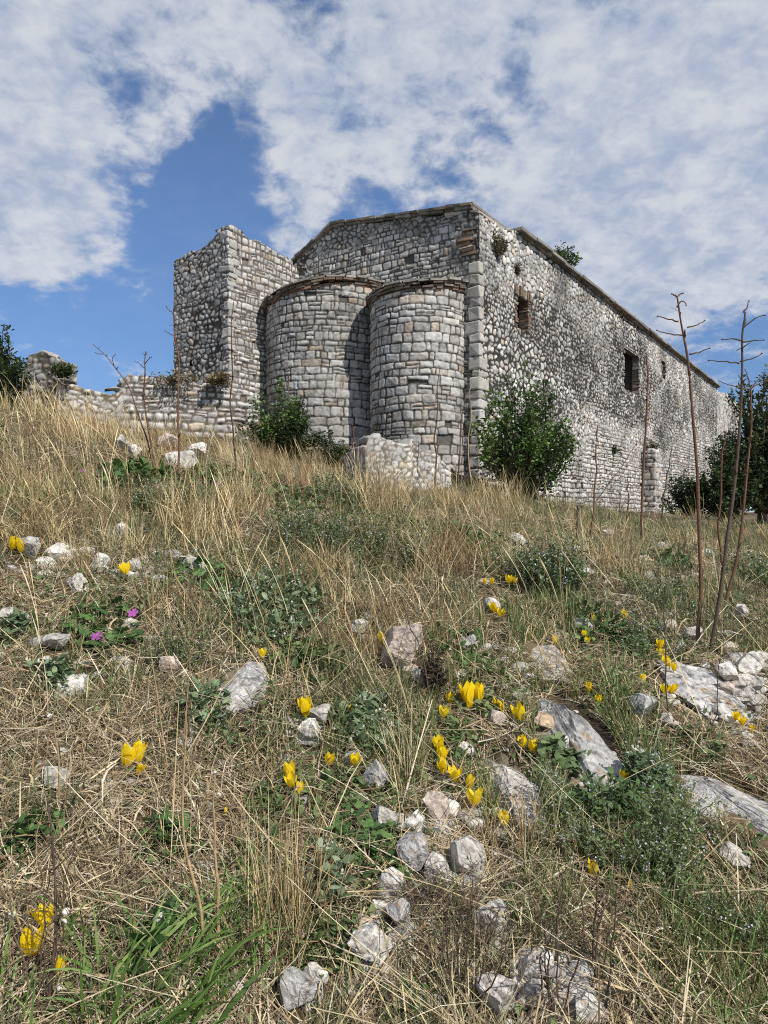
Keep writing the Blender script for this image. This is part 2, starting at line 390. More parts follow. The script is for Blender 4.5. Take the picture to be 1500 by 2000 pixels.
def build_church():
    rng = np.random.default_rng(4)
    ch = empty('church', (CC[0], CC[1], .2))
    tag(ch, 'old limestone church with two round apses and a long rubble side wall on the hill', 'church')
    inv = Matrix.Translation(Vector((-CC[0], -CC[1], -.2)))
    def part(o, p=ch):
        o.parent = p
        if p is ch: o.data.transform(inv)
        else: o.data.transform(inv)
        return o
    # front gable wall
    P, Nn = resample([FW(0.0), FW(7.4)], .018); Nn = np.repeat(NF[None], len(P), 0)
    s = np.linspace(0, 7.4, len(P)); top = np.interp(s, [0, .26, 3.69, 4.69, 7.4], [5.9, 5.99, 6.44, 5.92, 4.5])
    def front(U, Z):
        h1, c1 = coursed(U, Z, 11, .125, .19, .06, .010, .014, split=.35, tone=(.55, 1.02), lichen=.4)
        h2, c2 = rubble(U, Z, 12, .14, .10, .009, .013, gapvar=.012, tone=(.55, 1.02), lichen=.4); f = sst(.0, .25, fbm(U*.6, Z*.6, 77, 2)+(Z-5.4)*.25)
        return h1*(1-f)+h2*f, c1*(1-f[..., None])+c2*f[..., None]
    part(wall_mesh('gable_wall', P, Nn, top, ground(P[:, 0], P[:, 1])-.4, .018, front, cap=.5, ragged=.03))
    # side wall, seen at a slant for its whole length
    r = np.concatenate([np.arange(0, 6, .019), np.arange(6, 14, .03), np.arange(14, 25.2, .055), [25.2]])
    P = CC+r[:, None]*ER; Nn = np.repeat(NR[None], len(P), 0)
    top = np.interp(r, [0, .6, 1.3, 1.8, 25.2], [5.85, 5.91, 5.99, 6.09, 6.09]); base = ground(P[:, 0], P[:, 1])-.4
    def side(U, Z):
        patch = sst(-.1, .35, fbm(U*.28, Z*.55, 61, 3)+.55*np.exp(-((Z-3.9)/1.1)**2)-.1)*sst(1.2, 2.6, Z)
        h1, c1 = rubble(U, Z, 21, .140, .105, .007, .015, mortar=(.040, .036, .032), tone=(.62, 1.34), lichen=.36, gapvar=.015, gapmap=patch)
        hb, cb = rubble(U, Z, 123, .23, .135, .010, .018, mortar=(.040, .036, .032), tone=(.62, 1.34), lichen=.36, gapvar=.012, gapmap=patch)
        fb = (fbm(U*1.1, Z*1.5, 131, 2) > .12)*1.0; h1 = h1*(1-fb)+hb*fb; c1 = c1*(1-fb[..., None])+cb*fb[..., None]
        h2, c2 = coursed(U, Z, 22, .12, .19, .06, .010, .018, mortar=(.045, .040, .035), tone=(.74, 1.34), lichen=.2, split=.35)
        f = sst(.15, -.15, fbm(U*.4, Z*.5, 65, 2)*.9+(Z-1.9)*.6+ (U-6)*-.03)
        h, c = h1*(1-f)+h2*f, c1*(1-f[..., None])+c2*f[..., None]
        st_ = sst(-.15, .35, fbm(U*.35, Z*.6, 67, 4)+.5*np.exp(-((Z-4.3)/1.3)**2)-.25); d = (np.clip(sst(.05, .45, fbm(U*.9, Z*.9, 69, 4))*.3+.42*st_*(.5+.5*fbm(U*3, Z*3, 70, 3)), 0, .7))[..., None]
        return h, c*(1-d)
    def rs(px, py):
        u = (px-750)/F; rr = (CC[0]-u*CC[1])/(u*ER[1]-ER[0]); return rr, (1000-py)/F*(CC[1]+rr*ER[1])
    wins = []
    for (xa, ya, xb, yb, bricky, nm) in ((1008, 583, 1030, 645, True, 'brick edged narrow window opening'), (1218, 688, 1247, 766, False, 'tall dark window opening with broken edge'),
                                   (1292, 706, 1299, 740, False, 'small dark slit opening')):
        ra, _ = rs(xa, ya); rb, _ = rs(xb, yb); rc = (ra+rb)/2; Yc = CC[1]+rc*ER[1]
        wins.append((ra, rb, (1000-yb)/F*Yc, (1000-ya)/F*Yc, bricky, nm))
    sw = part(wall_mesh('side_wall', P, Nn, top, base, .018, side, cap=.5, ragged=.05, holes=[w[:4] for w in wins]))
    for (ra, rb, za, zb, bricky, nm) in wins:
        mb = MB(); D = .75; e = .04
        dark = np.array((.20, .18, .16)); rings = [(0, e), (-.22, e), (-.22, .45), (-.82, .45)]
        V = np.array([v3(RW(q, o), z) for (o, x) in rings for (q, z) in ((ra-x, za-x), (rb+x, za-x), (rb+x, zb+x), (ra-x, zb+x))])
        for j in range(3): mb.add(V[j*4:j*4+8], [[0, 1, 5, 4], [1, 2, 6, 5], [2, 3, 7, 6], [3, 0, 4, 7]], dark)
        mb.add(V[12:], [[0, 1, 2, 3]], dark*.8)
        if bricky: w = mb.build('window', 'stone'); tag(w, nm); part(w); mb = MB()
        z = za-.12
        bc = BRK if bricky else [(.24, .22, .2), (.3, .27, .24), (.2, .16, .13)]
        while z < zb+.05:
            hh = .055 if bricky else .1
            for (rr, sgn) in ((ra, -1), (rb, 1)):
                if not bricky and rng.random() < .45: continue
                l = rng.uniform(.06, .17) if bricky else rng.uniform(.1, .25)
                o = RW(rr if sgn > 0 else rr-l, -.19); o = o+ER*(-.02 if sgn > 0 else .02)
                V, Fc = box(v3(o, z), v3(ER*l, 0), v3(NR*(.19+.03+rng.normal(0, .012)), 0), (0, 0, hh*.85), rng, .006); mb.add(V, Fc[:, ::-1], np.array(bc[rng.integers(len(bc))])*rng.uniform(.6, 1.15))
            z += hh
        if bricky:
            for k in range(7):                       # a flat arch of bricks on edge
                l = (rb-ra+.3)/7; o = RW(ra-.15+k*l, -.3)
                V, Fc = box(v3(o, zb+.0), v3(ER*l*.8, 0), v3(NR*(.35+rng.normal(0, .01)), 0), (0, 0, .2*rng.uniform(.8, 1.1)), rng, .008); mb.add(V, Fc[:, ::-1], np.array(BRK[rng.integers(4)])*rng.uniform(.7, 1.2))
        if bricky: part(mb.build('brick_frame', 'brick'), w)
        else: w = mb.build('window', 'stone'); tag(w, nm); part(w)
    # farther, slightly recessed stretch beyond the roofed part
    r2 = np.arange(25.3, 34, .07); P = CC+r2[:, None]*ER+NR*-.25; Nn = np.repeat(NR[None], len(P), 0)
    part(wall_mesh('rear_wall', P, Nn, np.interp(r2, [25, 28, 34], [5.9, 6.1, 6.3]), -.6, .06, lambda U, Z: rubble(U, Z, 27, .2, .16, tone=(.75, 1.2)), cap=.6, ragged=.25))
    # buttress with a sloping foot at mid length
    mb = MB()
    for (ra, rb, o0, o1, z0, z1) in ((11.7, 12.35, .75, .35, -.6, 2.9),):
        P2 = [RW(ra, .02), RW(ra, .45), RW(rb, .45), RW(rb, .02)][::-1]
        Pq, Nq = resample(P2[::-1], .04); Nq = -Nq if np.dot(Nq[len(Nq)//2], NR) < 0 else Nq
        bz = part(wall_mesh('buttress', Pq, Nq, 2.0, -.6, .04, lambda U, Z: coursed(U, Z, 29, .17, .27, tone=(.75, 1.2)), cap=.42, ragged=.1))
    # unseen solid core added inside the walls to block light
    mb = MB(); q = [FW(.85, -.85), FW(6.6, -.85), FW(6.6, -24.4), FW(.85, -24.4)]
    V = np.array([v3(p, -.6) for p in q]+[v3(q[0], 5.9), v3(q[1], 5.0), v3(q[2], 5.0), v3(q[3], 5.9)]); mb.add(V, BOXF, (.12, .11, .1)); part(mb.build('light_block_core', 'stone'))
    mb = MB(); q = [FW(6.9, -.1), FW(7.4, -.1), FW(7.4, -25.2), FW(6.9, -25.2)]; V = np.array([v3(p, 0) for p in q]+[v3(p, 4.7) for p in q]); mb.add(V, BOXF, (.3, .29, .27)); part(mb.build('far_side_wall', 'stone'))
    # roof: two pitches
    mb = MB()
    for (sa, za, sb, zb) in ((.12, 6.09, 3.69, 6.5), (3.69, 6.5, 7.6, 4.7)):
        V = [v3(FW(sa, .03), za), v3(FW(sb, .03), zb), v3(FW(sb, -25.3), zb), v3(FW(sa, -25.3), za)]; V = np.array(V); mb.add(np.concatenate([V, V+[0, 0, .05]]), BOXF, (.19, .17, .15))
    rf = part(mb.build('roof', 'tile'))
    # ragged slabs along the gable
    mb = MB(); gs = [(.18, 6.01), (3.69, 6.45), (4.72, 5.91)]
    for (a, b) in zip(gs[:-1], gs[1:]):
        L = math.hypot(b[0]-a[0], b[1]-a[1])
        for lay in range(2):
            u = -.05
            while u < L:
                l = rng.uniform(.18, .42); f0, f1 = u/L, min((u+l-.012)/L, 1.01)
                sa, sb = a[0]+(b[0]-a[0])*f0, a[0]+(b[0]-a[0])*f1; za, zb = a[1]+(b[1]-a[1])*f0, a[1]+(b[1]-a[1])*f1
                pr = .05+.05*lay+rng.normal(0, .018); o = v3(FW(sa, -.5), za+lay*.048); c = np.array([(.13, .12, .105), (.21, .2, .18), (.17, .13, .1)][rng.integers(3)])*rng.uniform(.8, 1.3)
                V, Fc = box(o, v3(FW(sb)-FW(sa), zb-za), v3(NF*(.5+pr), 0), (0, 0, .046), rng, .006); mb.add(V, Fc, c); u += l
    part(mb.build('gable_coping', 'tile'), rf)
    # eave slab of the side wall
    mb = MB(); u = 1.72
    while u < 25.2:
        l = rng.uniform(.5, 1.0); V, Fc = box(v3(RW(u, -.4), 6.115+rng.normal(0, .006)), v3(ER*(l-.01), 0), v3(NR*(.4+.17+rng.normal(0, .008)), -.01), (0, 0, .062), rng, .006)
        mb.add(V, Fc[:, ::-1], np.array((.23, .212, .188))*rng.uniform(.75, 1.15)); u += l
    u = 1.9
    while u < 25:                                     # thin under-course of dark tile ends
        l = rng.uniform(.15, .4); V, Fc = box(v3(RW(u, -.3), 6.052), v3(ER*(l-.015), 0), v3(NR*(.3+.09+rng.normal(0, .02)), 0), (0, 0, .055), rng, .005)
        mb.add(V, Fc[:, ::-1], np.array(DRKB[rng.integers(5)])*rng.uniform(.8, 1.2)); u += l
    part(mb.build('eave', 'tile'), rf)
    # mortar slab on the broken corner
    mb = MB(); V, Fc = box(v3(FW(.75, .02), 6.0), v3(NF*-1.9, .06), v3(EF*-.72, -.1), (0, 0, .07), rng, .02); mb.add(V, Fc, (.4, .37, .33)); part(mb.build('corner_slab', 'tile'))
    # quoins
    mb = MB(); z = .1; k = 0
    while z < 4.95:
        hh = rng.uniform(.15, .29); ls, lf = (rng.uniform(.3, .5), rng.uniform(.16, .24)) if rng.random() < .5 else (rng.uniform(.16, .26), rng.uniform(.22, .33))
        pr = .034+rng.normal(0, .009); o = FW(-pr, pr) 
        V, Fc = box(v3(o, z), v3(EF*lf, 0), v3(ER*ls, 0), (0, 0, hh-.016), rng, .013)
        mb.add(V, Fc, STONE*rng.uniform(.55, .98)*np.array([1, rng.uniform(.96, 1), rng.uniform(.9, 1)])); z += hh; k += 1
    qo = part(mb.build('quoin', 'stone'))
    bv = qo.modifiers.new('bevel', 'BEVEL'); bv.width = .028; bv.segments = 2; bv.limit_method = 'NONE'
    # broken brick core above the quoins
    mb = MB(); z = 5.05
    while z < 5.62:
        hh = rng.uniform(.05, .075); bite = .02+.16*math.exp(-((z-5.35)/.25)**2)
        for k in range(3):
            l = rng.uniform(.10, .2); o = FW(-.03+bite+rng.normal(0, .03), .02+rng.normal(0, .02)) + ER*(k*.17)
            V, Fc = box(v3(o, z), v3(EF*.3, 0), v3(ER*l, 0), (0, 0, hh-.012), rng, .012); mb.add(V, Fc, np.array((DRKB+BRK[:2])[rng.integers(7)])*rng.uniform(.8, 1.4))
        z += hh
    part(mb.build('broken_brickwork', 'brick'))
    # apses
    for (c, Rr, zc, zt, zw, sd, lab) in ((3.79, 1.415, 4.60, 4.80, 5.08, 31, 'larger apse beside the tower'), (1.36, 1.02, 4.27, 4.46, 4.75, 35, 'smaller apse beside the corner')):
        th = np.linspace(0, np.pi, int(np.pi*Rr/.016)); d2 = lambda a: np.cos(a)[:, None]*EF+np.sin(a)[:, None]*NF
        Nn = d2(th); P = FW(c)+Rr*Nn; sag = np.interp(th, [.3, .77, 2.25, 3.14], [-.26, -.24, .10, .16] if sd == 31 else [-.08, -.04, .03, .12])
        def sty(U, Z, sd=sd):
            lowf = sst(2.9, 2.3, Z+.2*vn(U*2, Z*0, 5))
            h1, c1 = coursed(U, Z, sd, .155, .235, .035, .009, .015, split=.2, tone=(.64, 1.06), lichen=.34, missing=.012)
            h2, c2 = coursed(U, Z, sd+1, .19, .31, .025, .008, .014, split=.12, tone=(.64, 1.0), lichen=.34)
            f = lowf if sd == 31 else lowf*0
            d = (sst(.05, .5, fbm(U*.8, Z*.6, sd+3, 3))*.28)[..., None]
            return h1*(1-f)+h2*f, (c1*(1-f[..., None])+c2*f[..., None])*(1-d)
        ap = part(wall_mesh('apse', P, Nn, zc+.02+sag, ground(P[:, 0], P[:, 1])-.5, .016, sty, cap=.3)); tag(ap, lab)
        mb = MB(); path = (P, Nn)
        for kk, (dep, hh, col) in enumerate(((.03, .05, BRK), (.06, .05, DRKB), (.09, .05, DRKB), (.12, .045, [(.2, .19, .17), (.27, .25, .22)]))):
            brick_course(mb, rng, (P+Nn*.0, Nn, sag), zc+.005+kk*.052, .05, dep, .2 if kk < 3 else .33, .016, col)
        part(mb.build('cornice', 'brick'), ap)
        nr = 8; Vs = []; cs = []
        for a in range(nr+1):
            f = a/nr; rr = (Rr+.085)*(1-f); zz = zt+sag*(1-f)+(zw-zt)*f**.8+.015*fbm(th*4, th*0+a, sd, 2)
            Vs.append(np.concatenate([FW(c)+rr*Nn, zz[:, None]], 1)); cs.append(np.array([.42, .40, .36])*(1+.25*vn(th*5, th*0+a*.9, sd))[:, None])
        n = len(th); i = np.arange(nr)[:, None]*n+np.arange(n-1)[None]
        part(np_mesh('apse_roof', np.concatenate(Vs), np.stack([i, i+1, i+n+1, i+n], -1).reshape(-1, 4), 'tile', np.concatenate(cs), None, True), ap)
    return ch
build_church()

def build_tower():
    t = empty('ruined_tower', (*FW(5.6, 1), 2.6)); tag(t, 'square ruined stone tower with broken top left of the round apses', 'tower')
    inv = Matrix.Translation(-t.location)
    pts = [FW(6.5, -.6), FW(6.5, 2.17), FW(4.74, 2.17), FW(4.74, -.05)]
    P, Nn = resample(pts, .018); Nn = -Nn if np.dot(Nn[len(Nn)//2], NF) < 0 else Nn
    s = np.concatenate([[0], np.cumsum(np.linalg.norm(np.diff(P, axis=0), axis=1))]); a, b = 2.77, 2.77+1.76
    top = np.interp(s, [0, a, a+.35, a+.8, a+1.1, b-.12, b, b+.25, b+.6, b+1.3, b+1.35, b+1.75, b+2.0, b+2.3],
                    [5.6, 5.66, 5.70, 5.76, 5.82, 6.02, 6.08, 6.05, 5.92, 5.9, 5.86, 5.84, 5.72, 5.72])
    def sty(U, Z):
        h, c = rubble(U, Z, 51, .15, .11, .009, .015, tone=(.52, 1.0), gapvar=.016, lichen=.4, mortar=(.058, .052, .046))
        h2, c2 = coursed(U, Z, 53, .125, .19, .09, .012, .026, tone=(.7, 1.15), split=.45, mortar=(.11, .1, .085)); f = sst(b-.25, b-.1, U)
        h = h*(1-f)+h2*f; c = c*(1-f[..., None])+c2*f[..., None]
        return h, c
    w = wall_mesh('wall', P, Nn, top, ground(P[:, 0], P[:, 1])-.6, .018, sty, cap=.45, ragged=.10, sd=5, holes=[(a+.55, a+.62, 3.2, 3.34)])
    w.data.transform(inv); w.parent = t
    rng = np.random.default_rng(8); mb = MB()          # larger corner stones
    z = 2.5; k = 0
    while z < 5.95:
        hh = rng.uniform(.11, .24); l1, l2 = (.27, .15) if rng.random() < .5 else (.14, .26); q_ = rng.normal(.018, .012); o = FW(4.74-q_, 2.17+q_)
        V, Fc = box(v3(o, z), v3(EF*l1*rng.uniform(.8, 1.2), 0), v3(-NF*l2*rng.uniform(.8, 1.2), 0), (0, 0, hh-.018), rng, .016); mb.add(V, Fc, STONE*rng.uniform(.55, .98)); z += hh; k += 1
    q = mb.build('quoin', 'stone', t); q.data.transform(inv); bv = q.modifiers.new('bevel', 'BEVEL'); bv.width = .025; bv.segments = 2; bv.limit_method = 'NONE'
build_tower()

def free_wall(name, label, A, B, thick, tops, sd, ragged, style, step=.022, cat='wall', base_drop=.5):
    """free-standing ruined wall from A to B (ground points) with its own thickness"""
    A = np.asarray(A[:2]); B = np.asarray(B[:2]); d = (B-A)/np.linalg.norm(B-A); n = np.array([d[1], -d[0]]); L = np.linalg.norm(B-A)
    if np.dot(n, -(A+B)) < 0: n = -n
    pts = [A-n*thick, A, B, B-n*thick]
    P, Nn = resample(pts, step); Nn = -Nn if np.dot(Nn[len(Nn)//2], n) < 0 else Nn
    for _ in range(4): Nn[1:-1] = (Nn[:-2]+Nn[1:-1]*2+Nn[2:])/4
    Nn /= np.linalg.norm(Nn, axis=1)[:, None]
    f = np.clip(((P-A) @ d)/L, 0, 1); top = np.interp(f, [q[0] for q in tops], [q[1] for q in tops])
    o = wall_mesh(name, P, Nn, top, ground(P[:, 0], P[:, 1])-base_drop, step, style, cap=thick*.52, ragged=ragged, sd=sd)
    # cap rows move straight back, not towards the corner
    loc = v3((A+B)/2, float(ground(*((A+B)/2)))); o.data.transform(Matrix.Translation(Vector(-loc))); o.location = loc
    tag(o, label, cat, None, 'thing'); return o
zat = lambda py, Y: (1000-py)/F*Y
free_wall('stone_wall', 'long low ruined dry-stone wall in front of the tower', at(236, 760, 12.0), at(500, 780, 12.9), .55,
          [(0, zat(745, 12.0)), (.06, zat(727, 12.0)), (.3, zat(735, 12.3)), (.42, zat(742, 12.4)), (.7, zat(757, 12.6)), (.85, zat(772, 12.8)), (1, zat(785, 12.9))], 61, .08,
          lambda U, Z: coursed(U, Z, 63, .105, .18, .08, .013, .034, mortar=(.12, .105, .085), tone=(.75, 1.15), split=.4, lichen=.25))
free_wall('stone_wall', 'crumbling wall stub with overhanging top left of the long low wall', at(40, 720, 11.6), at(112, 720, 11.4), .45,
          [(0, zat(722, 11.6)), (.25, zat(694, 11.6)), (.6, zat(692, 11.4)), (1, zat(700, 11.2))], 71, .06,
          lambda U, Z: rubble(U, Z, 73, .15, .09, .010, .022, mortar=(.075, .065, .045), tone=(.4, .9), lichen=.6))
free_wall('stone_wall', 'low broken wall base between the stub and the long wall', at(112, 765, 11.3), at(240, 775, 11.7), .5,
          [(0, zat(738, 11.3)), (.12, zat(752, 11.4)), (.5, zat(762, 11.5)), (.8, zat(768, 11.6)), (1, zat(760, 11.7))], 75, .045,
          lambda U, Z: rubble(U, Z, 77, .15, .09, .010, .022, mortar=(.15, .125, .085), tone=(.7, 1.1), lichen=.3))
free_wall('stone_wall', 'short low rubble wall below the smaller apse', at(716, 900, 10.6), at(880, 900, 11.6), .6,
          [(0, zat(885, 10.6)), (.04, zat(866, 10.6)), (.2, zat(862, 10.8)), (.34, zat(876, 10.9)), (.5, zat(872, 11.0)), (.7, zat(893, 11.3)), (1, zat(910, 11.6))], 81, .14,
          lambda U, Z: rubble(U, Z, 83, .135, .085, .007, .015, mortar=(.16, .14, .11), tone=(.75, 1.25), lichen=.25, gapvar=.012))
#PART2
# ------------------------------------------------------------------ plants: shared builders
GRASS_P = np.array([1, .9, .6, .08]); LEAF_P = np.array([.12, 1, .85, .05])
def ribbon(base, az, lean, bend, length, width, col, prof=GRASS_P, roll=None):
    base = np.asarray(base, float); n = len(base); k = len(prof)
    az, lean, bend, length, width = [np.broadcast_to(np.asarray(q, float), (n,)) for q in (az, lean, bend, length, width)]
    dh = np.stack([np.sin(az), np.cos(az), 0*az], -1); p1 = np.stack([np.cos(az), -np.sin(az), 0*az], -1)
    roll = np.zeros(n) if roll is None else np.broadcast_to(roll, (n,))
    P = base.copy(); rows = []; ds = length/(k-1)
    for j in range(k):
        a = lean+bend*(j/(k-1)); T = dh*np.sin(a)[:, None]+np.array([0, 0, 1.])*np.cos(a)[:, None]
        p2 = np.cross(T, p1); w = (p1*np.cos(roll)[:, None]+p2*np.sin(roll)[:, None])*(width*prof[j]*.5)[:, None]
        rows += [P-w, P+w]; P = P+T*ds[:, None]
    V = np.stack(rows, 1); i = np.arange(n)[:, None]*(2*k)+2*np.arange(k-1)[None]
    Fc = np.stack([i, i+1, i+3, i+2], -1).reshape(-1, 4)
    c = np.repeat(np.broadcast_to(np.asarray(col, float), (n, 3))[:, None], 2*k, 1)
    return V.reshape(-1, 3), Fc, c.reshape(-1, 3)
def pick(rng, cols, n, var=.2):
    c = np.asarray(cols)[rng.integers(len(cols), size=n)]; return c*(1+var*rng.uniform(-1, 1, (n, 1)))
STRAW = [(.46, .35, .175), (.55, .435, .24), (.36, .26, .125), (.62, .53, .33), (.26, .18, .09)]
STRAWD = [(.36, .27, .15), (.47, .365, .215), (.25, .175, .095), (.58, .485, .32), (.13, .095, .06), (.38, .32, .22), (.27, .20, .13), (.60, .53, .40)]
GREEN = [(.095, .145, .04), (.14, .19, .06), (.07, .105, .032), (.19, .235, .09), (.22, .21, .10)]
HERB = [(.10, .15, .045), (.13, .185, .065), (.07, .11, .035), (.17, .225, .09)]

# ------------------------------------------------------------------ rocks
from mathutils import noise as _mn
def ico(n):
    import bmesh
    bm = bmesh.new(); bmesh.ops.create_icosphere(bm, subdivisions=n, radius=1.0)
    V = np.array([v.co[:] for v in bm.verts]); Fc = np.array([[v.index for v in f.verts] for f in bm.faces]); bm.free(); return V, Fc
ICO = {3: ico(3), 4: ico(4), 5: ico(5), 6: ico(6)}
def n3(P, s, sd):
    """cheap 3-d noise from three planar ones"""
    return (vn(P[:, 0]*s+P[:, 2]*s*.7, P[:, 1]*s-P[:, 2]*s*.5, sd)+vn(P[:, 1]*s+P[:, 0]*s*.5, P[:, 2]*s+P[:, 0]*s*.3, sd+1)+vn(P[:, 2]*s-P[:, 1]*s*.4, P[:, 0]*s+P[:, 1]*s*.6, sd+2))/1.8
def rock_mesh(rng, sx, sy, sz, lev, cuts, col, streak=0.0, rough=1.0):
    V, Fc = ICO[lev]; V = V.copy(); sd = int(rng.integers(1000))
    V = V*(1+.22*n3(V, 1.3, sd)+.07*n3(V, 3.5, sd+5))[:, None]
    for _ in range(cuts+7):
        n = rng.normal(0, 1, 3); n /= np.linalg.norm(n); d = rng.uniform(.42, .80)
        e = np.maximum(V @ n-d, 0); V = V-e[:, None]*n*.985
    V /= np.abs(V).max(0)
    r = -.06*sst(.07, .0, np.abs(n3(V, 2.2, sd+60)))+rough*(.020*n3(V, 9, sd+9)-.03*np.abs(n3(V, 6, sd+7))+.016*n3(V, 20, sd+14)+.010*n3(V, 42, sd+17))
    if streak: r = r+streak*(.13*np.abs(n3(V*np.array([1, .3, 1]), 5, sd+21))-.06+.05*np.abs(n3(V*np.array([1, .4, 1]), 12, sd+25)))
    V = V*(1+r)[:, None]*np.array([sx, sy, sz])
    c = np.asarray(col)*(1+.22*n3(V/max(sx, sz), 3, sd+30)[:, None]); c = np.clip(c, .03, .75)
    dk = sst(.15, .55, n3(V/max(sx, sz), 6, sd+40))[:, None]*.45; c = c*(1-dk)
    cr = np.abs(n3(V/max(sx, sz), 2.2, sd+60)); cr2 = np.abs(n3(V/max(sx, sz)*np.array([1, .35, 1]), 5, sd+70)); c = c*(1-.55*sst(.07, .0, cr)-.35*sst(.10, .0, cr2))[:, None]
    om = sst(.72, .85, n3(V/max(sx, sz), 5, sd+50))[:, None]*.55; c = c*(1-om)+np.array([.36, .22, .09])*om
    return V, Fc, c
WHT = (.60, .57, .52); GRY = (.43, .42, .405); PNK = (.50, .42, .36); PAL = (.50, .475, .43); RED = (.33, .17, .11); TAN = (.50, .38, .26)
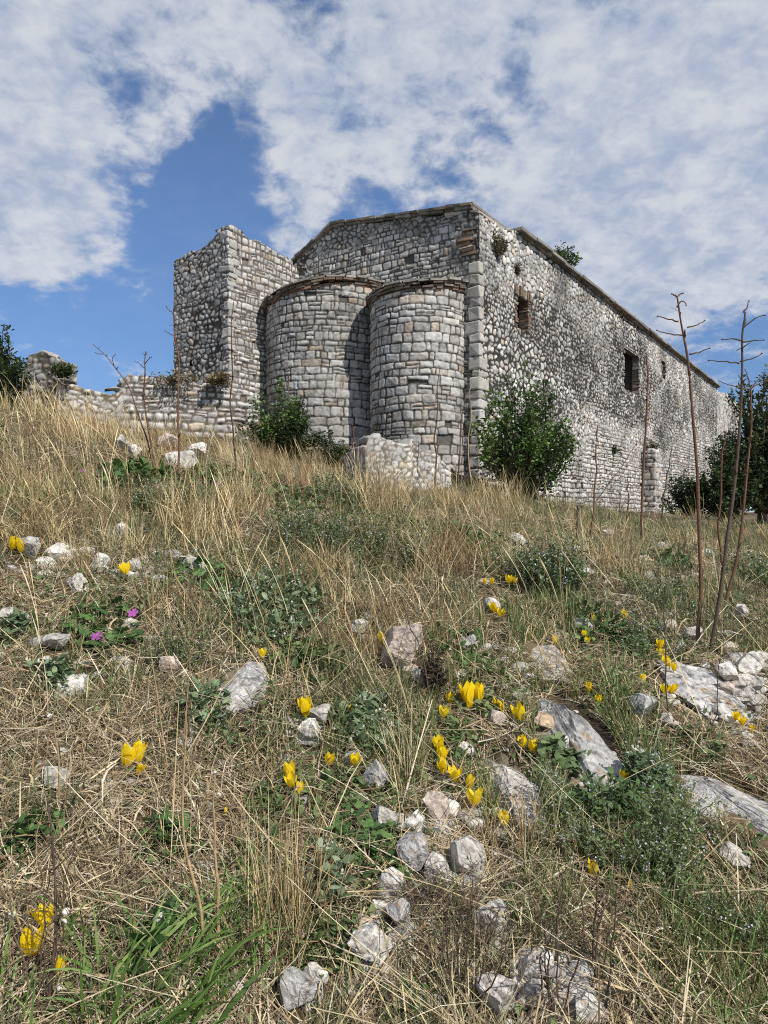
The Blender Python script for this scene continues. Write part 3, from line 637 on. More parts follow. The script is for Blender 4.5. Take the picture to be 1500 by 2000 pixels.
# photo x, y of the middle, width, height, colour, angularity, label
ROCKS = [
 (475, 1345, 92, 84, GRY, 5, 'big grey limestone boulder with pitted top beside the silvery leafy patch'),
 (1128, 1462, 170, 190, GRY, 7, 'large grey furrowed outcrop under the flat tan slab'),
 (1005, 1550, 100, 150, PAL, 6, 'pale sloping rock face behind the lone low crocus'),
 (1462, 1585, 120, 100, GRY, 6, 'wide grey bedrock slab at the edge beside the white dotted herbs'),
 (1360, 1552, 90, 76, GRY, 6, 'smaller grey bedrock hump left of the wide bedrock slab'),
 (1350, 1345, 110, 90, GRY, 6, 'grey outcrop with orange lichen under the crocus cluster'),
 (1070, 1305, 95, 70, PAL, 5, 'half buried pale outcrop overhung by dry grass'),
 (790, 1285, 80, 66, PNK, 5, 'pinkish white rock half hidden behind the dead thorny weed'),
 (625, 1412, 46, 36, PAL, 5, 'upper grey stone of the pair under the goblet crocus'),
 (608, 1443, 52, 36, WHT, 5, 'lower whitish stone of the pair under the goblet crocus'),
 (193, 1108, 30, 26, WHT, 2, 'small round white stone right of the rubble line'),
 (150, 1142, 40, 36, WHT, 3, 'white stone just below the round white stone'),
 (112, 1090, 60, 30, WHT, 5, 'flat white stone in the dry grass beside the crocus pair'),
 (55, 1082, 64, 34, PAL, 5, 'broad pale stone directly below the crocus pair'),
 (345, 1100, 32, 16, WHT, 4, 'thin white stone chip on the path of dry grass'),
 (372, 1116, 44, 28, PAL, 5, 'angular pale stone with a dark hollow beneath it'),
 (234, 1044, 46, 24, WHT, 4, 'lone white stone beside the end of the peeled cane'),
 (88, 1308, 42, 22, WHT, 3, 'smooth white stone on straw above the long flat stone'),
 (130, 1344, 70, 22, WHT, 4, 'long flat white stone in bright green grass'),
 (100, 1540, 46, 40, PAL, 4, 'pale stone beside the dark dug soil'),
 (105, 1268, 46, 26, PAL, 4, 'pale stone left of the mauve flowers'),
 (8, 1218, 40, 30, PAL, 4, 'pale stone cut by the edge beside grey leaves'),
 (572, 1972, 76, 76, GRY, 5, 'rounded grey stone at the foot beneath the bright blades'),
 (612, 1936, 62, 66, PAL, 5, 'cream stone leaning behind the rounded grey stone'),
 (318, 1822, 66, 34, PAL, 5, 'low pale stone hidden behind the lobed dark leaf'),
 (725, 1868, 74, 54, WHT, 8, 'sharp edged white stone next to the brick red stone'),
 (752, 1850, 36, 38, RED, 4, 'brick red stone among white stones'),
 (756, 1912, 32, 24, WHT, 5, 'small white stone below the sharp edged white stone'),
 (743, 1788, 34, 36, WHT, 5, 'white chip above the brick red stone'),
 (768, 1745, 60, 52, PAL, 6, 'pale block above the hanging root mat'),
 (785, 1800, 60, 66, GRY, 6, 'grey block left of the hanging root mat'),
 (815, 1690, 74, 76, GRY, 7, 'grey broken rock step above the pale block'),
 (855, 1705, 60, 34, WHT, 6, 'white broken ledge right of the grey rock step'),
 (912, 1698, 62, 54, PAL, 7, 'leaning pale slab in the dry grass tussock'),
 (852, 1592, 46, 40, PNK, 6, 'brownish grey stone under the crocus row'),
 (808, 1620, 50, 56, WHT, 6, 'white fractured stone left of the brownish stone'),
 (752, 1615, 64, 48, PAL, 5, 'pale fractured stone beside mallow leaves'),
 (966, 1826, 64, 46, PAL, 6, 'pale faceted stone right of the hanging root mat'),
 (1050, 1912, 64, 58, WHT, 9, 'bright white angular stone behind dark dead weeds'),
 (1128, 1930, 90, 110, PAL, 7, 'tall pale broken rock behind the dead weeds'),
 (978, 1985, 78, 60, PAL, 6, 'pale pointed stone at the foot below the white angular stone'),
 (1042, 1952, 46, 36, PAL, 5, 'small pale stone under the white angular stone'),
 (1150, 1990, 90, 40, WHT, 6, 'white stone partly out of frame under the broken rock'),
 (822, 1965, 32, 32, PAL, 4, 'small egg shaped stone on bare litter'),
 (1440, 1690, 54, 36, PAL, 4, 'rounded pale stone inside the white dotted herbs'),
 (1356, 1248, 32, 28, WHT, 4, 'white stone at the foot of the tall branched stalk'),
 (1450, 1205, 30, 30, WHT, 4, 'white stone right of the twin tall stalks'),
 (1465, 1312, 52, 36, WHT, 6, 'big white block on top of the rubble heap'),
 (1428, 1330, 44, 36, WHT, 6, 'angular white block on the side of the rubble heap'),
 (1480, 1345, 44, 40, PAL, 6, 'cracked pale block in the middle of the rubble heap'),
 (1440, 1296, 34, 20, PAL, 5, 'small pale block at the upper rim of the rubble heap'),
 (1490, 1298, 34, 26, PAL, 5, 'pale block at the rim of the rubble heap by the frame edge'),
 (1416, 1362, 40, 26, PNK, 5, 'pinkish block at the lower rim of the rubble heap'),
 (1460, 1368, 40, 24, PAL, 5, 'low pale block at the bottom of the rubble heap'),
 (1304, 1412, 34, 16, WHT, 4, 'thin white stone below the orange lichen outcrop'),
 (1256, 1390, 66, 32, GRY, 5, 'flat grey stone in bright green grass under crocuses'),
 (1190, 1048, 24, 14, WHT, 4, 'tiny white stone on the track near the church wall'),
 (958, 1190, 44, 22, WHT, 4, 'white stone under the pair of small crocuses'),
 (1010, 1056, 34, 14, PAL, 4, 'flat pale stone in the far dry grass'),
 (704, 1232, 32, 22, WHT, 4, 'white stone just left of the tall single crocus'),
 (975, 1412, 36, 24, PNK, 5, 'pinkish stone under the three upright crocuses'),
 (1070, 1412, 66, 40, TAN, 8, 'flat tan triangular slab lying on the grey outcrop'),
 (915, 1265, 40, 28, GRY, 5, 'grey stone in the green herbs right of the pinkish white rock'),
 (735, 1530, 54, 62, GRY, 6, 'grey upright stone among mixed grass below the twin crocuses'),
 (330, 1305, 44, 40, PNK, 5, 'brownish stone beside the dead plumed stalk'),
 (1380, 1085, 30, 14, PAL, 4, 'pale stone on the track beneath the dark tree'),
 (1430, 1250, 40, 18, WHT, 5, 'white slab on the track above the rubble heap'),
 (232, 872, 44, 34, PAL, 5, 'pale stone of the old footing, on its leftmost end'),
 (262, 888, 36, 30, PAL, 5, 'pale stone second along the old footing'),
 (318, 868, 50, 24, PNK, 5, 'brownish stone in the middle of the old footing'),
 (352, 905, 60, 28, PAL, 5, 'low broad stone below the middle of the old footing'),
 (386, 888, 50, 26, WHT, 4, 'light stone on the rightmost end of the old footing'),
 (820, 1330, 36, 26, WHT, 5, 'white stone beneath the dead thorny weed'),
 (1330, 1265, 26, 16, WHT, 4, 'small white chip left of the twin tall stalks'),
 (910, 1480, 30, 24, WHT, 5, 'white chip right of the stacked crocuses'),
 (1145, 1120, 30, 12, WHT, 4, 'thin white chip right of the blossoming herb clump'),
]
FOOT = []
def build_rocks():
    for k, (px, py, w, h, colr, cuts, lab) in enumerate(ROCKS):
        rng = np.random.default_rng(100+k)
        g = gp(px, py+h*.42); Y = g[1]; sx = w/2*Y/F*1.08; hz = h*Y/F*1.05
        asp = rng.uniform(.8, 1.25) if w*h < 6500 else 1; sx *= asp
        sz = min(max(hz*.75, sx*.6), sx*1.05); sy = sx*rng.uniform(.7, .95); big = w*h > 6500
        if big:                                     # bedrock that lies in the slope
            gb, gt = gp(px, min(py+h*.5, 2040)), gp(px, py-h*.5); d = gt-gb; sy = np.linalg.norm(d[1:])*.68; sx *= 1.12; sz = min(sx, sy)*(.62 if h > 160 else .44); g = (gb+gt)/2; ang = math.atan2(d[2], d[1])
        lev = 6 if w*h > 6500 else 5 if w*h > 2500 else 4
        c = np.array(colr)*rng.uniform(.9, 1.1)
        V, Fc, cc = rock_mesh(rng, sx, sy, sz, lev, cuts, c, streak=1.0 if w*h > 7000 else .0)
        if big:
            V[:, 2] -= sz*.22; V = V @ np.array(Euler((ang, rng.normal(0, .12), 0)).to_matrix()).T
        else:
            V[:, 2] -= V[:, 2].max()-min(hz*1.35, sz*1.85)
        if 'slab lying on' in lab:
            V, Fc, cc = rock_mesh(rng, sx, sy*.8, sx*.10, 4, 3, c, rough=.4); q = gp(px, py+10); g = at(px, py, q[1]-.03); V = V @ np.array(Euler((.55, .12, .3)).to_matrix()).T
        o = np_mesh('rock', V, Fc, 'rock', cc, None, False); o.location = g+np.array([0, 0 if big else sy*.55, 0]); o.rotation_euler = (0, 0, rng.uniform(-.25, .25))
        tag(o, lab, 'rock', 'loose and half buried limestone rocks on the slope', 'thing')
        FOOT.append((o.location[0], o.location[1], sx*.92, sy*.92))
build_rocks()
def off_rock(x, y):
    ok = np.ones(len(x), bool)
    for (a, b, rx, ry) in FOOT: dy = y-b; ok &= ((x-a)/(rx*.94))**2+(dy/np.where(dy < 0, ry+.012+.01*b, ry*.8))**2 > 1
    return ok

def build_gravel():
    rng = np.random.default_rng(9); spots = [(1440, 1330, 110, 60, 120), (1250, 1190, 160, 70, 90), (800, 1850, 130, 150, 260), (1060, 1940, 150, 90, 190), (100, 1110, 120, 50, 60), (840, 1650, 130, 70, 130), (1300, 1110, 180, 60, 70), (1420, 1400, 100, 60, 60),
                                            (300, 1100, 150, 60, 80), (1200, 1090, 160, 50, 60), (1330, 1240, 120, 60, 60), (1130, 1550, 150, 120, 60), (620, 1420, 90, 60, 40), (200, 1300, 160, 80, 50), (560, 1950, 140, 60, 60), (900, 1300, 300, 120, 120), (400, 1500, 380, 250, 120), (700, 1700, 300, 200, 120), (850, 1570, 90, 60, 50), (1000, 1870, 160, 80, 90)]
    V0, F0 = ICO[3]; V0 = V0[:]; V1, F1 = ico(2); mb = MB()
    for (px, py, rx, ry, n) in spots:
        for _ in range(n):
            g = gp(px+rng.normal(0, rx*.5), min(py+rng.normal(0, ry*.5), 2030)); s = rng.uniform(.004, .012)*rng.choice([1, 1, 1, 1.8, 2.4])*(.6+.4*min(g[1], 4))
            V = V1.copy()
            for _ in range(4):
                nn = rng.normal(0, 1, 3); nn /= np.linalg.norm(nn); V -= np.maximum(V @ nn-rng.uniform(.4, .8), 0)[:, None]*nn
            V = V*np.array([s, s*rng.uniform(.6, 1), s*rng.uniform(.4, .8)])+g+np.array([0, 0, s*.2])
            mb.add(V, F1, np.array([WHT, PAL, PNK, GRY][rng.integers(4)])*rng.uniform(.7, 1.1))
    tag(mb.build('gravel', 'rock'), kind='stuff')
build_gravel()

# ------------------------------------------------------------------ where the crocuses bloom
YEL = (.93, .70, .014)
# photo x, y of the middle of the bloom, its height in pixels, openness kind, label
CROCUS = [
 (22, 1060, 26, 2, 'wide open yellow crocus above the broad pale stone'), (41, 1066, 26, 1, 'yellow crocus of the far pair nearer the flat white stone'),
 (246, 1110, 26, 2, 'single yellow crocus on a bare stem beside the round white stone'), (247, 1475, 44, 1, 'large goblet crocus in front of the straw mat beside dark soil'),
 (266, 1470, 40, 1, 'second large goblet touching the one beside dark soil'), (270, 1502, 24, 1, 'small low crocus under the two large goblets'),
 (511, 1275, 20, 1, 'small crocus above the grey limestone boulder'), (598, 1380, 38, 1, 'goblet crocus standing above the pair of stones'), (684, 1387, 22, 1, 'small crocus inside the silvery leaves'),
 (641, 1482, 27, 1, 'left flower of the twin crocuses in mixed grass'), (691, 1485, 28, 1, 'right flower of the twin crocuses in mixed grass'),
 (566, 1508, 36, 1, 'topmost crocus of the group of three in mid grass'), (573, 1525, 30, 1, 'middle crocus of the group of three in mid grass'), (585, 1540, 26, 1, 'lowest crocus of the group of three in mid grass'),
 (750, 1249, 30, 0, 'tall single narrow crocus in the straw tuft'), (880, 1363, 23, 1, 'upper small crocus left of the big bright pair'), (867, 1390, 22, 2, 'lower small crocus left of the big bright pair'),
 (915, 1354, 42, 1, 'big bright crocus, taller flower of its pair'), (936, 1353, 36, 1, 'big bright crocus, right flower of its pair'), (915, 1375, 18, 1, 'small crocus tucked below the big bright pair'),
 (968, 1371, 18, 0, 'first and smallest of the three upright crocuses'), (982, 1380, 24, 0, 'middle one of the three upright crocuses'), (1018, 1390, 34, 1, 'largest of the upright crocuses beside the tan slab'),
 (1024, 1448, 26, 1, 'upper crocus at the foot of the furrowed outcrop'), (1038, 1456, 24, 1, 'lower crocus at the foot of the furrowed outcrop'),
 (857, 1452, 32, 1, 'top flower of the stacked crocuses'), (862, 1473, 30, 1, 'second flower down the stacked crocuses'), (866, 1496, 32, 1, 'third flower down the stacked crocuses'),
 (890, 1512, 30, 1, 'first crocus of the row below the stack'), (915, 1528, 28, 1, 'second crocus of the row below the stack'), (926, 1555, 36, 2, 'broad open crocus ending the row above the green tuft'),
 (985, 1598, 30, 1, 'lone low crocus on the pale sloping rock'), (945, 1135, 12, 1, 'tiny crocus in the far herbs'), (960, 1135, 14, 1, 'tiny crocus closer to the rounded herb clump'),
 (994, 1130, 18, 2, 'yellow crocus just left of the rounded herb clump'), (1004, 1133, 14, 1, 'yellow crocus touching the rounded herb clump'), (965, 1186, 20, 1, 'upper small crocus behind the white stone'), (978, 1195, 18, 2, 'lower small crocus behind the white stone'),
 (1160, 1207, 14, 1, 'tiny crocus in tan grass below the herb clump'), (1222, 1200, 17, 1, 'small crocus among thin grey herbs by the track'), (1084, 1249, 16, 1, 'small crocus above the half buried outcrop'),
 (1145, 1239, 17, 1, 'upper one of two stacked small crocuses'), (1147, 1250, 14, 1, 'lower one of two stacked small crocuses'), (1288, 1258, 20, 1, 'top crocus of the cluster above the lichen outcrop'),
 (1290, 1274, 18, 2, 'second crocus of the cluster above the lichen outcrop'), (1308, 1290, 22, 1, 'third crocus of the cluster above the lichen outcrop'), (1316, 1302, 16, 1, 'fourth crocus touching the lichen outcrop'),
 (1256, 1324, 18, 1, 'solitary small crocus in green herb left of the lichen outcrop'), (1297, 1346, 20, 2, 'open crocus at the base of the lichen outcrop'), (1310, 1344, 20, 1, 'crocus hugging the base of the lichen outcrop'),
 (1150, 1341, 20, 1, 'upper of two small crocuses on the green tuft'), (1166, 1366, 21, 1, 'lower of two small crocuses on the green tuft'), (1436, 1398, 18, 1, 'first crocus under the rubble heap'), (1450, 1408, 18, 1, 'middle crocus under the rubble heap'),
 (1467, 1422, 14, 1, 'last crocus under the rubble heap'), (1216, 1515, 22, 1, 'small crocus beside the silvery leaves and bedrock slab'), (1159, 1698, 34, 0, 'backlit narrow crocus above the dead weeds'),
 (1230, 1730, 22, 0, 'closed crocus bud in the blossom mat'), (60, 1838, 50, 2, 'largest wide open crocus in the near corner'), (92, 1790, 46, 1, 'crocus behind the dark dead weed stem'), (115, 1887, 32, 1, 'low crocus under the dark dead weed stem'),
 (440, 1585, 14, 0, 'tiny unopened bud beside the stout pale stalk')]

# ------------------------------------------------------------------ grass and litter
def patches(tab):
    out = []
    for (px, py, r, s) in tab:
        g = gp(px, py); a = gp(px, min(py+r, 2040)); b = gp(px, py-r*.8)
        out.append((g[0], g[1], r*g[1]/F, max((b[1]-a[1])/2, .06), s))
    return out
GREENP = patches([(520, 1200, 110, 1), (700, 1080, 150, .9), (230, 960, 90, .8), (400, 1380, 70, .8), (200, 1230, 100, .9), (200, 1340, 90, 1), (620, 1590, 130, .8), (900, 1590, 80, 1),
    (1250, 1640, 260, 1), (1180, 1370, 80, 1), (1000, 1270, 80, .8), (1360, 1480, 90, .7), (1400, 1920, 160, 1), (1080, 1130, 70, .9), (600, 1850, 130, .8), (250, 1930, 220, .8), (700, 1420, 90, .9), (1280, 1290, 70, .8),
    (830, 1130, 60, .6), (1120, 985, 60, .7), (380, 1470, 120, .7), (560, 1480, 120, .8), (1000, 1000, 60, .5), (1430, 1270, 90, .8), (150, 950, 70, .5), (1480, 1130, 60, .7), (1010, 1700, 60, .6), (80, 1480, 70, .4), (880, 1800, 60, .5), (880, 1440, 60, .6), (1150, 1270, 50, .6), (350, 1030, 70, .8), (640, 1010, 60, .5)])
BAREP = patches([(180, 1520, 60, 1), (1445, 1330, 70, 1), (1260, 1190, 120, .5), (800, 1890, 90, .8), (1040, 1940, 100, .7), (1330, 1110, 120, .4), (100, 1100, 90, .4), (840, 1650, 60, .5)])
def field(P, x, y):
    m = np.zeros(len(x))
    for (a, b, rx, ry, s) in P: m = np.maximum(m, s*np.exp(-.8*(((x-a)/rx)**2+((y-b)/ry)**2)))
    return m
CLEAR = []
def off_flower(x, y, s=1.0):
    ok = np.ones(len(x), bool)
    for (a, b) in CLEAR: ok &= ~((np.abs(x-a*y/b) < (.030+.006*b)*s) & (y < b+.02) & (y > b-.32*s-.05*b))
    return ok
HERBF = []
for (px, py, hp, kind, lab) in CROCUS: q = gp(px, py+hp); CLEAR.append((q[0], q[1]))
for (px, py) in ((189, 1243), (260, 1198), (418, 1510), (97, 1399), (1128, 1450), (1005, 1550), (475, 1360), (1100, 1400), (1150, 1500), (1020, 1500), (1050, 1920), (1440, 1580), (1380, 1580), (1490, 1590), (1350, 1350), (720, 1880)): q = gp(px, py+20); CLEAR.append((q[0], q[1]))
rng = np.random.default_rng(21)
def scatter(rng, n, y0, y1, um=.68, p=2.0):
    if p == 2.0: Y = np.exp(rng.uniform(math.log(y0), math.log(y1), n))
    else: Y = y0+(y1-y0)*rng.random(n)**p
    u = rng.uniform(-um, um, n); m = int(n*.4)           # and a thinner spread on either side
    Y2 = np.exp(rng.uniform(math.log(y0), math.log(y1), m)); u2 = rng.uniform(um, 1.6, m)*np.where(rng.random(m) < .5, 1, -1); Y = np.concatenate([Y, Y2]); u = np.concatenate([u, u2]); n = n+m; X = u*Y+rng.normal(0, .05, n); k = off_rock(X, Y)
    # nothing inside the buildings and walls
    s = (X-CC[0])*EF[0]+(Y-CC[1])*EF[1]; t = (X-CC[0])*NF[0]+(Y-CC[1])*NF[1]
    k &= ~((s > -.1) & (t < .1)) & ~(((s-3.79)**2+t**2) < 1.5**2) & ~(((s-1.36)**2+t**2) < 1.1**2) & ~((s > 4.7) & (s < 6.6) & (t < 2.25))
    return X[k], Y[k]
def on_ground(x, y, dz=0): return np.stack([x, y, ground(x, y)+dz], -1)
def build_grass():
    # straw litter lying on the ground
    x, y = scatter(rng, 190000, .85, 8)
    b = field(BAREP, x, y); g = field(GREENP, x, y); hf = field(HERBF, x, y); k = (rng.random(len(x)) > np.maximum(np.maximum(b*.55, g*.5), hf*.85)) & off_flower(x, y, .3); x, y = x[k], y[k]; n = len(x)
    L = rng.gamma(2.2, .028, n)*(1+y*.10)+.02; az = rng.normal(1.2, 1.1, n)+np.where(rng.random(n) < .5, math.pi, 0); lift = rng.uniform(.001, .035, n)*rng.random(n)
    arch = rng.uniform(-.004, .03, n)*rng.random(n); w = rng.gamma(4, .00030, n)*(1+.25*y); curl = rng.normal(0, .4, n)
    ml = np.minimum(L, .2)*.6; k = off_rock(x+np.sin(az)*ml, y+np.cos(az)*ml); x, y, L, az, lift, arch, w, curl = x[k], y[k], L[k], az[k], lift[k], arch[k], w[k], curl[k]; n = len(x)
    rows = []; px, py = x.copy(), y.copy(); tilt = rng.normal(0, .22, n)
    for j in range(4):
        t = j/3; z = ground(px, py)+lift+arch*math.sin(math.pi*t)+np.abs(tilt)*t*L*.6
        a = az+curl*t; wv = np.stack([np.cos(a), -np.sin(a), rng.normal(0, .4, n)], -1)*(w*.5*(1 if j < 3 else .5))[:, None]
        P = np.stack([px, py, z], -1); rows += [P-wv, P+wv]; px = px+np.sin(a)*L/3; py = py+np.cos(a)*L/3
    V = np.stack(rows, 1).reshape(-1, 3); i = np.arange(n)[:, None]*8+2*np.arange(3)[None]; Fc = np.stack([i, i+1, i+3, i+2], -1).reshape(-1, 4)
    c = np.repeat(pick(rng, STRAWD, n, .25)[:, None], 8, 1).reshape(-1, 3)
    tag(np_mesh('straw_litter', V, Fc, 'grass', c), kind='stuff')
    x, y = scatter(rng, 650, .95, 4.5); k = off_flower(x, y, .9); x, y = x[k], y[k]; n = len(x)
    V2, F2, c2 = ribbon(on_ground(x, y, .005), np.where(rng.random(n) < .6, rng.normal(-1.3, .7, n), rng.normal(1.6, .8, n)), rng.normal(1.12, .18, n), rng.normal(.12, .2, n), rng.uniform(.15, .42, n), rng.uniform(.0016, .0032, n)*(1+.15*y), pick(rng, [(.58, .48, .29), (.50, .40, .22), (.64, .56, .40)], n, .15), np.array([1, 1, .95, .85, .6]))
    V = np.concatenate([V, V2]); Fc = np.concatenate([Fc, F2+len(c)]); c = np.concatenate([c, c2]); bpy.data.objects.remove(bpy.data.objects['straw_litter']); tag(np_mesh('straw_litter', V, Fc, 'grass', c), kind='stuff')
    # dry standing tussocks
    parts = []
    cx, cy = scatter(rng, 4800, .95, 15); g = field(GREENP, cx, cy); b = field(BAREP, cx, cy)
    den = (.12+.88*sst(-.22, .28, fbm(cx*1.2, cy*1.2, 91, 3)))*(1-.75*g)*(1-.8*field(HERBF, cx, cy))*(1-.85*b)*np.interp(cy, [1, 2.2, 3.2, 5], [.10, .17, .6, 1]); den *= np.where((cx/cy > .3) & (cy > 2.8), .55, 1)
    k = rng.random(len(cx)) < den; cx, cy = cx[k], cy[k]; m = len(cx); nb = rng.integers(14, 46, m); idx = np.repeat(np.arange(m), nb); n = len(idx)
    sz = (.55+.9*rng.random(m))*np.interp(cy, [1, 2, 3.5, 6, 12], [.12, .15, .19, .23, .19])*np.where(cx/cy > .2, .7, 1.0)*rng.choice([.6, 1, 1, 1.5], m); spread = .02+.05*sz
    ox, oy = rng.normal(0, 1, n)*spread[idx], rng.normal(0, 1, n)*spread[idx]; x, y = cx[idx]+ox, cy[idx]+oy
    L = sz[idx]*rng.uniform(.45, 1.1, n); az = np.arctan2(ox, oy)*1.0+rng.normal(0, .5, n); lean = np.abs(rng.normal(.12, .16, n)); bend = rng.normal(.35, .45, n)
    wind = rng.random(n) < .45; az = np.where(wind, rng.normal(-1.4, .6, n), az); lean = np.where(wind, lean+.18, lean)
    cb = pick(rng, STRAW+[(.26, .165, .085), (.20, .13, .07)], m, .2)[idx]*(1+.18*rng.uniform(-1, 1, (n, 1)))
    w_ = rng.uniform(.0011, .0022, n)*(1+.26*np.minimum(y, 3)+.11*np.maximum(y-3, 0)); q_ = off_flower(x, y)
    parts.append(ribbon(on_ground(x, y, -.01)[q_], az[q_], lean[q_], bend[q_], L[q_], w_[q_], cb[q_], roll=rng.uniform(-1.2, 1.2, int(q_.sum()))))
    # long single straws with nodding heads
    x, y = scatter(rng, 5200, 1.1, 14); g = field(GREENP, x, y); b = field(BAREP, x, y); k = rng.random(len(x)) < (.25+.75*sst(-.2, .4, fbm(x*.8, y*.8, 95, 2)))*(1-.6*b)*np.interp(y, [1, 2, 3, 5], [.10, .22, .6, 1])*np.where((x/y > .3) & (y > 2.8), .5, 1); k &= off_flower(x, y, 1.3); x, y = x[k], y[k]; n = len(x)
    az = np.where(rng.random(n) < .72, rng.normal(-1.5, .5, n), rng.uniform(-3.1, 3.1, n)); L = rng.uniform(.6, 1.25, n)*np.interp(y, [1, 2, 4, 8, 12], [.20, .28, .42, .42, .26])
    parts.append(ribbon(on_ground(x, y, -.01), az, np.abs(rng.normal(.25, .2, n)), rng.uniform(.05, .6, n), L, rng.uniform(.0012, .002, n)*(1+.24*np.minimum(y, 3)+.10*np.maximum(y-3, 0)), pick(rng, STRAW[:4], n, .2)*1.08, np.array([1, 1, .9, .8, .55, 1.7, .3]), rng.uniform(-1.2, 1.2, n)))
    V = []; Fs = []; C = []; o = 0
    for (v, f, c) in parts: V.append(v); Fs.append(f+o); C.append(c); o += len(v)
    tag(np_mesh('dry_grass', np.concatenate(V), np.concatenate(Fs), 'grass', np.concatenate(C)), kind='stuff')
    # green grass
    x, y = scatter(rng, 420000, .85, 13); g = field(GREENP, x, y); nz = sst(.02, .4, fbm(x*2.0, y*2.0, 97, 3)+.09); b = field(BAREP, x, y)
    k = rng.random(len(x)) < np.clip(.8*g*(.4+.6*nz)+.34*nz+.035, 0, 1)*(1-.9*b)*off_flower(x, y, .6)*np.where(y > 4, .55, .8); x, y = x[k], y[k]; n = len(x)
    L = rng.uniform(.35, 1.1, n)*np.interp(y, [1, 2.5, 6, 12], [.085, .115, .17, .22]); hue = sst(-.2, .3, fbm(x*1.7, y*1.7, 99, 2))[:, None]
    col = pick(rng, GREEN, n, .3); col = col*hue+(1-hue)*col*np.array([1.05, .93, 1.25]); old = rng.random(n) < .15; col[old] = pick(rng, STRAW, int(old.sum()), .2)
    V, Fc, c = ribbon(on_ground(x, y, -.005), rng.uniform(-3.1, 3.1, n), np.abs(rng.normal(.25, .25, n)), rng.normal(.7, .5, n), L, rng.uniform(.0014, .0030, n)*(1+.2*y), col, roll=rng.uniform(-.9, .9, n))
    tag(np_mesh('green_grass', V, Fc, 'leaf', c), kind='stuff')
    # low broad-leaved ground cover
    x, y = scatter(rng, 120000, .9, 12); g = field(GREENP, x, y); nz = sst(.1, .45, fbm(x*3.1, y*3.1, 103, 3)+.1); b = field(BAREP, x, y)
    k = rng.random(len(x)) < (.5*g*(.2+.8*nz)+.3*nz)*(1-b); x, y = x[k], y[k]; n = len(x)
    V, Fc, c = ribbon(on_ground(x, y, rng.uniform(.0, .05, n)*np.clip(y*.5, .5, 1.5)), rng.uniform(-3.1, 3.1, n), rng.normal(1.15, .35, n), rng.normal(.3, .3, n), rng.uniform(.007, .02, n)*(1+.18*y), rng.uniform(.004, .011, n)*(1+.18*y), pick(rng, HERB, n, .3), LEAF_P, rng.normal(0, .4, n))
    tag(np_mesh('ground_cover', V, Fc, 'leaf', c), kind='stuff')

# ------------------------------------------------------------------ herbs, leafy plants, tussocks
def herb(px, py, rx, ry, height, nst, lab, blos=True, lsz=.008, cols=HERB, seed=0, name='flowering_herb', cat='herb', dep=None):
    """a low clump of many thin stems with small paired leaves and tiny pale blossoms"""
    rng = np.random.default_rng(300+seed); g = gp(px, py); a = gp(px, min(py+ry, 2040)); b = gp(px, py-ry); Rx = rx*g[1]/F; Ry = (b[1]-a[1])/2 if dep is None else dep
    HERBF.append((g[0], g[1], Rx*.9, max(Ry, .05)*.9, .75)); o = empty(name, g); tag(o, lab, cat, None, 'thing'); th, rr = rng.uniform(0, 6.28, nst), np.sqrt(rng.random(nst))*(.65+.35*rng.random(nst))
    x, y = g[0]+np.cos(th)*rr*Rx, g[1]+np.sin(th)*rr*Ry; k = off_rock(x, y) & off_flower(x, y, .8) & (rng.random(nst) < .35+1.1*sst(-.3, .4, fbm(x*9, y*9, 40+seed, 2))); x, y, th, rr = x[k], y[k], th[k], rr[k]; m = len(x)
    base = on_ground(x, y); az = np.pi/2-th+rng.normal(0, .7, m); lean = .15+.45*rr*rng.random(m); L = height*rng.uniform(.45, 1.15, m)*(1-.45*rr**2)*(1+.5*vn(x*11, y*11, seed)); bend = rng.normal(.1, .25, m)
    st = ribbon(base, az, lean, bend, L, .0012*(1+.2*g[1]), pick(rng, [(.12, .12, .06), (.16, .14, .08)], m), np.array([1, .9, .8, .5]))
    kl = 16; t = np.tile((np.arange(kl)+.5)/kl, m); i = np.repeat(np.arange(m), kl); n = len(i)
    A = (lean+bend*t.reshape(m, kl).mean(1)*.5)[i]; dh = np.stack([np.sin(az), np.cos(az), 0*az], -1)[i]
    P = base[i]+(dh*np.sin(A)[:, None]+np.array([0, 0, 1.])*np.cos(A)[:, None])*(L[i]*t)[:, None]
    lf = ribbon(P, rng.uniform(-3.1, 3.1, n), rng.normal(1.0, .3, n), rng.normal(.4, .3, n), lsz*rng.uniform(.7, 1.6, n), lsz*rng.uniform(.4, .75, n), pick(rng, cols, n, .3), LEAF_P, rng.normal(0, .3, n))
    V = np.concatenate([st[0], lf[0]])-g; np_mesh('foliage', V, np.concatenate([st[1], lf[1]+len(st[0])]), 'leaf', np.concatenate([st[2], lf[2]]), o)
    if blos:
        kb = int(n*.15); q = rng.choice(n, kb, replace=False); q = q[(t[q] > .35)]; kb = len(q)
        bl = ribbon(np.repeat(P[q], 2, 0)+rng.normal(0, lsz*.25, (kb*2, 3)), rng.uniform(-3.1, 3.1, kb*2), rng.uniform(.3, 1.6, kb*2), 0., lsz*rng.uniform(.35, .75, kb*2), lsz*.45, pick(rng, [(.70, .70, .80), (.80, .80, .84), (.62, .60, .76)], kb*2, .12), LEAF_P)
        np_mesh('blossom', bl[0]-g, bl[1], 'petal', bl[2], o)
    return o
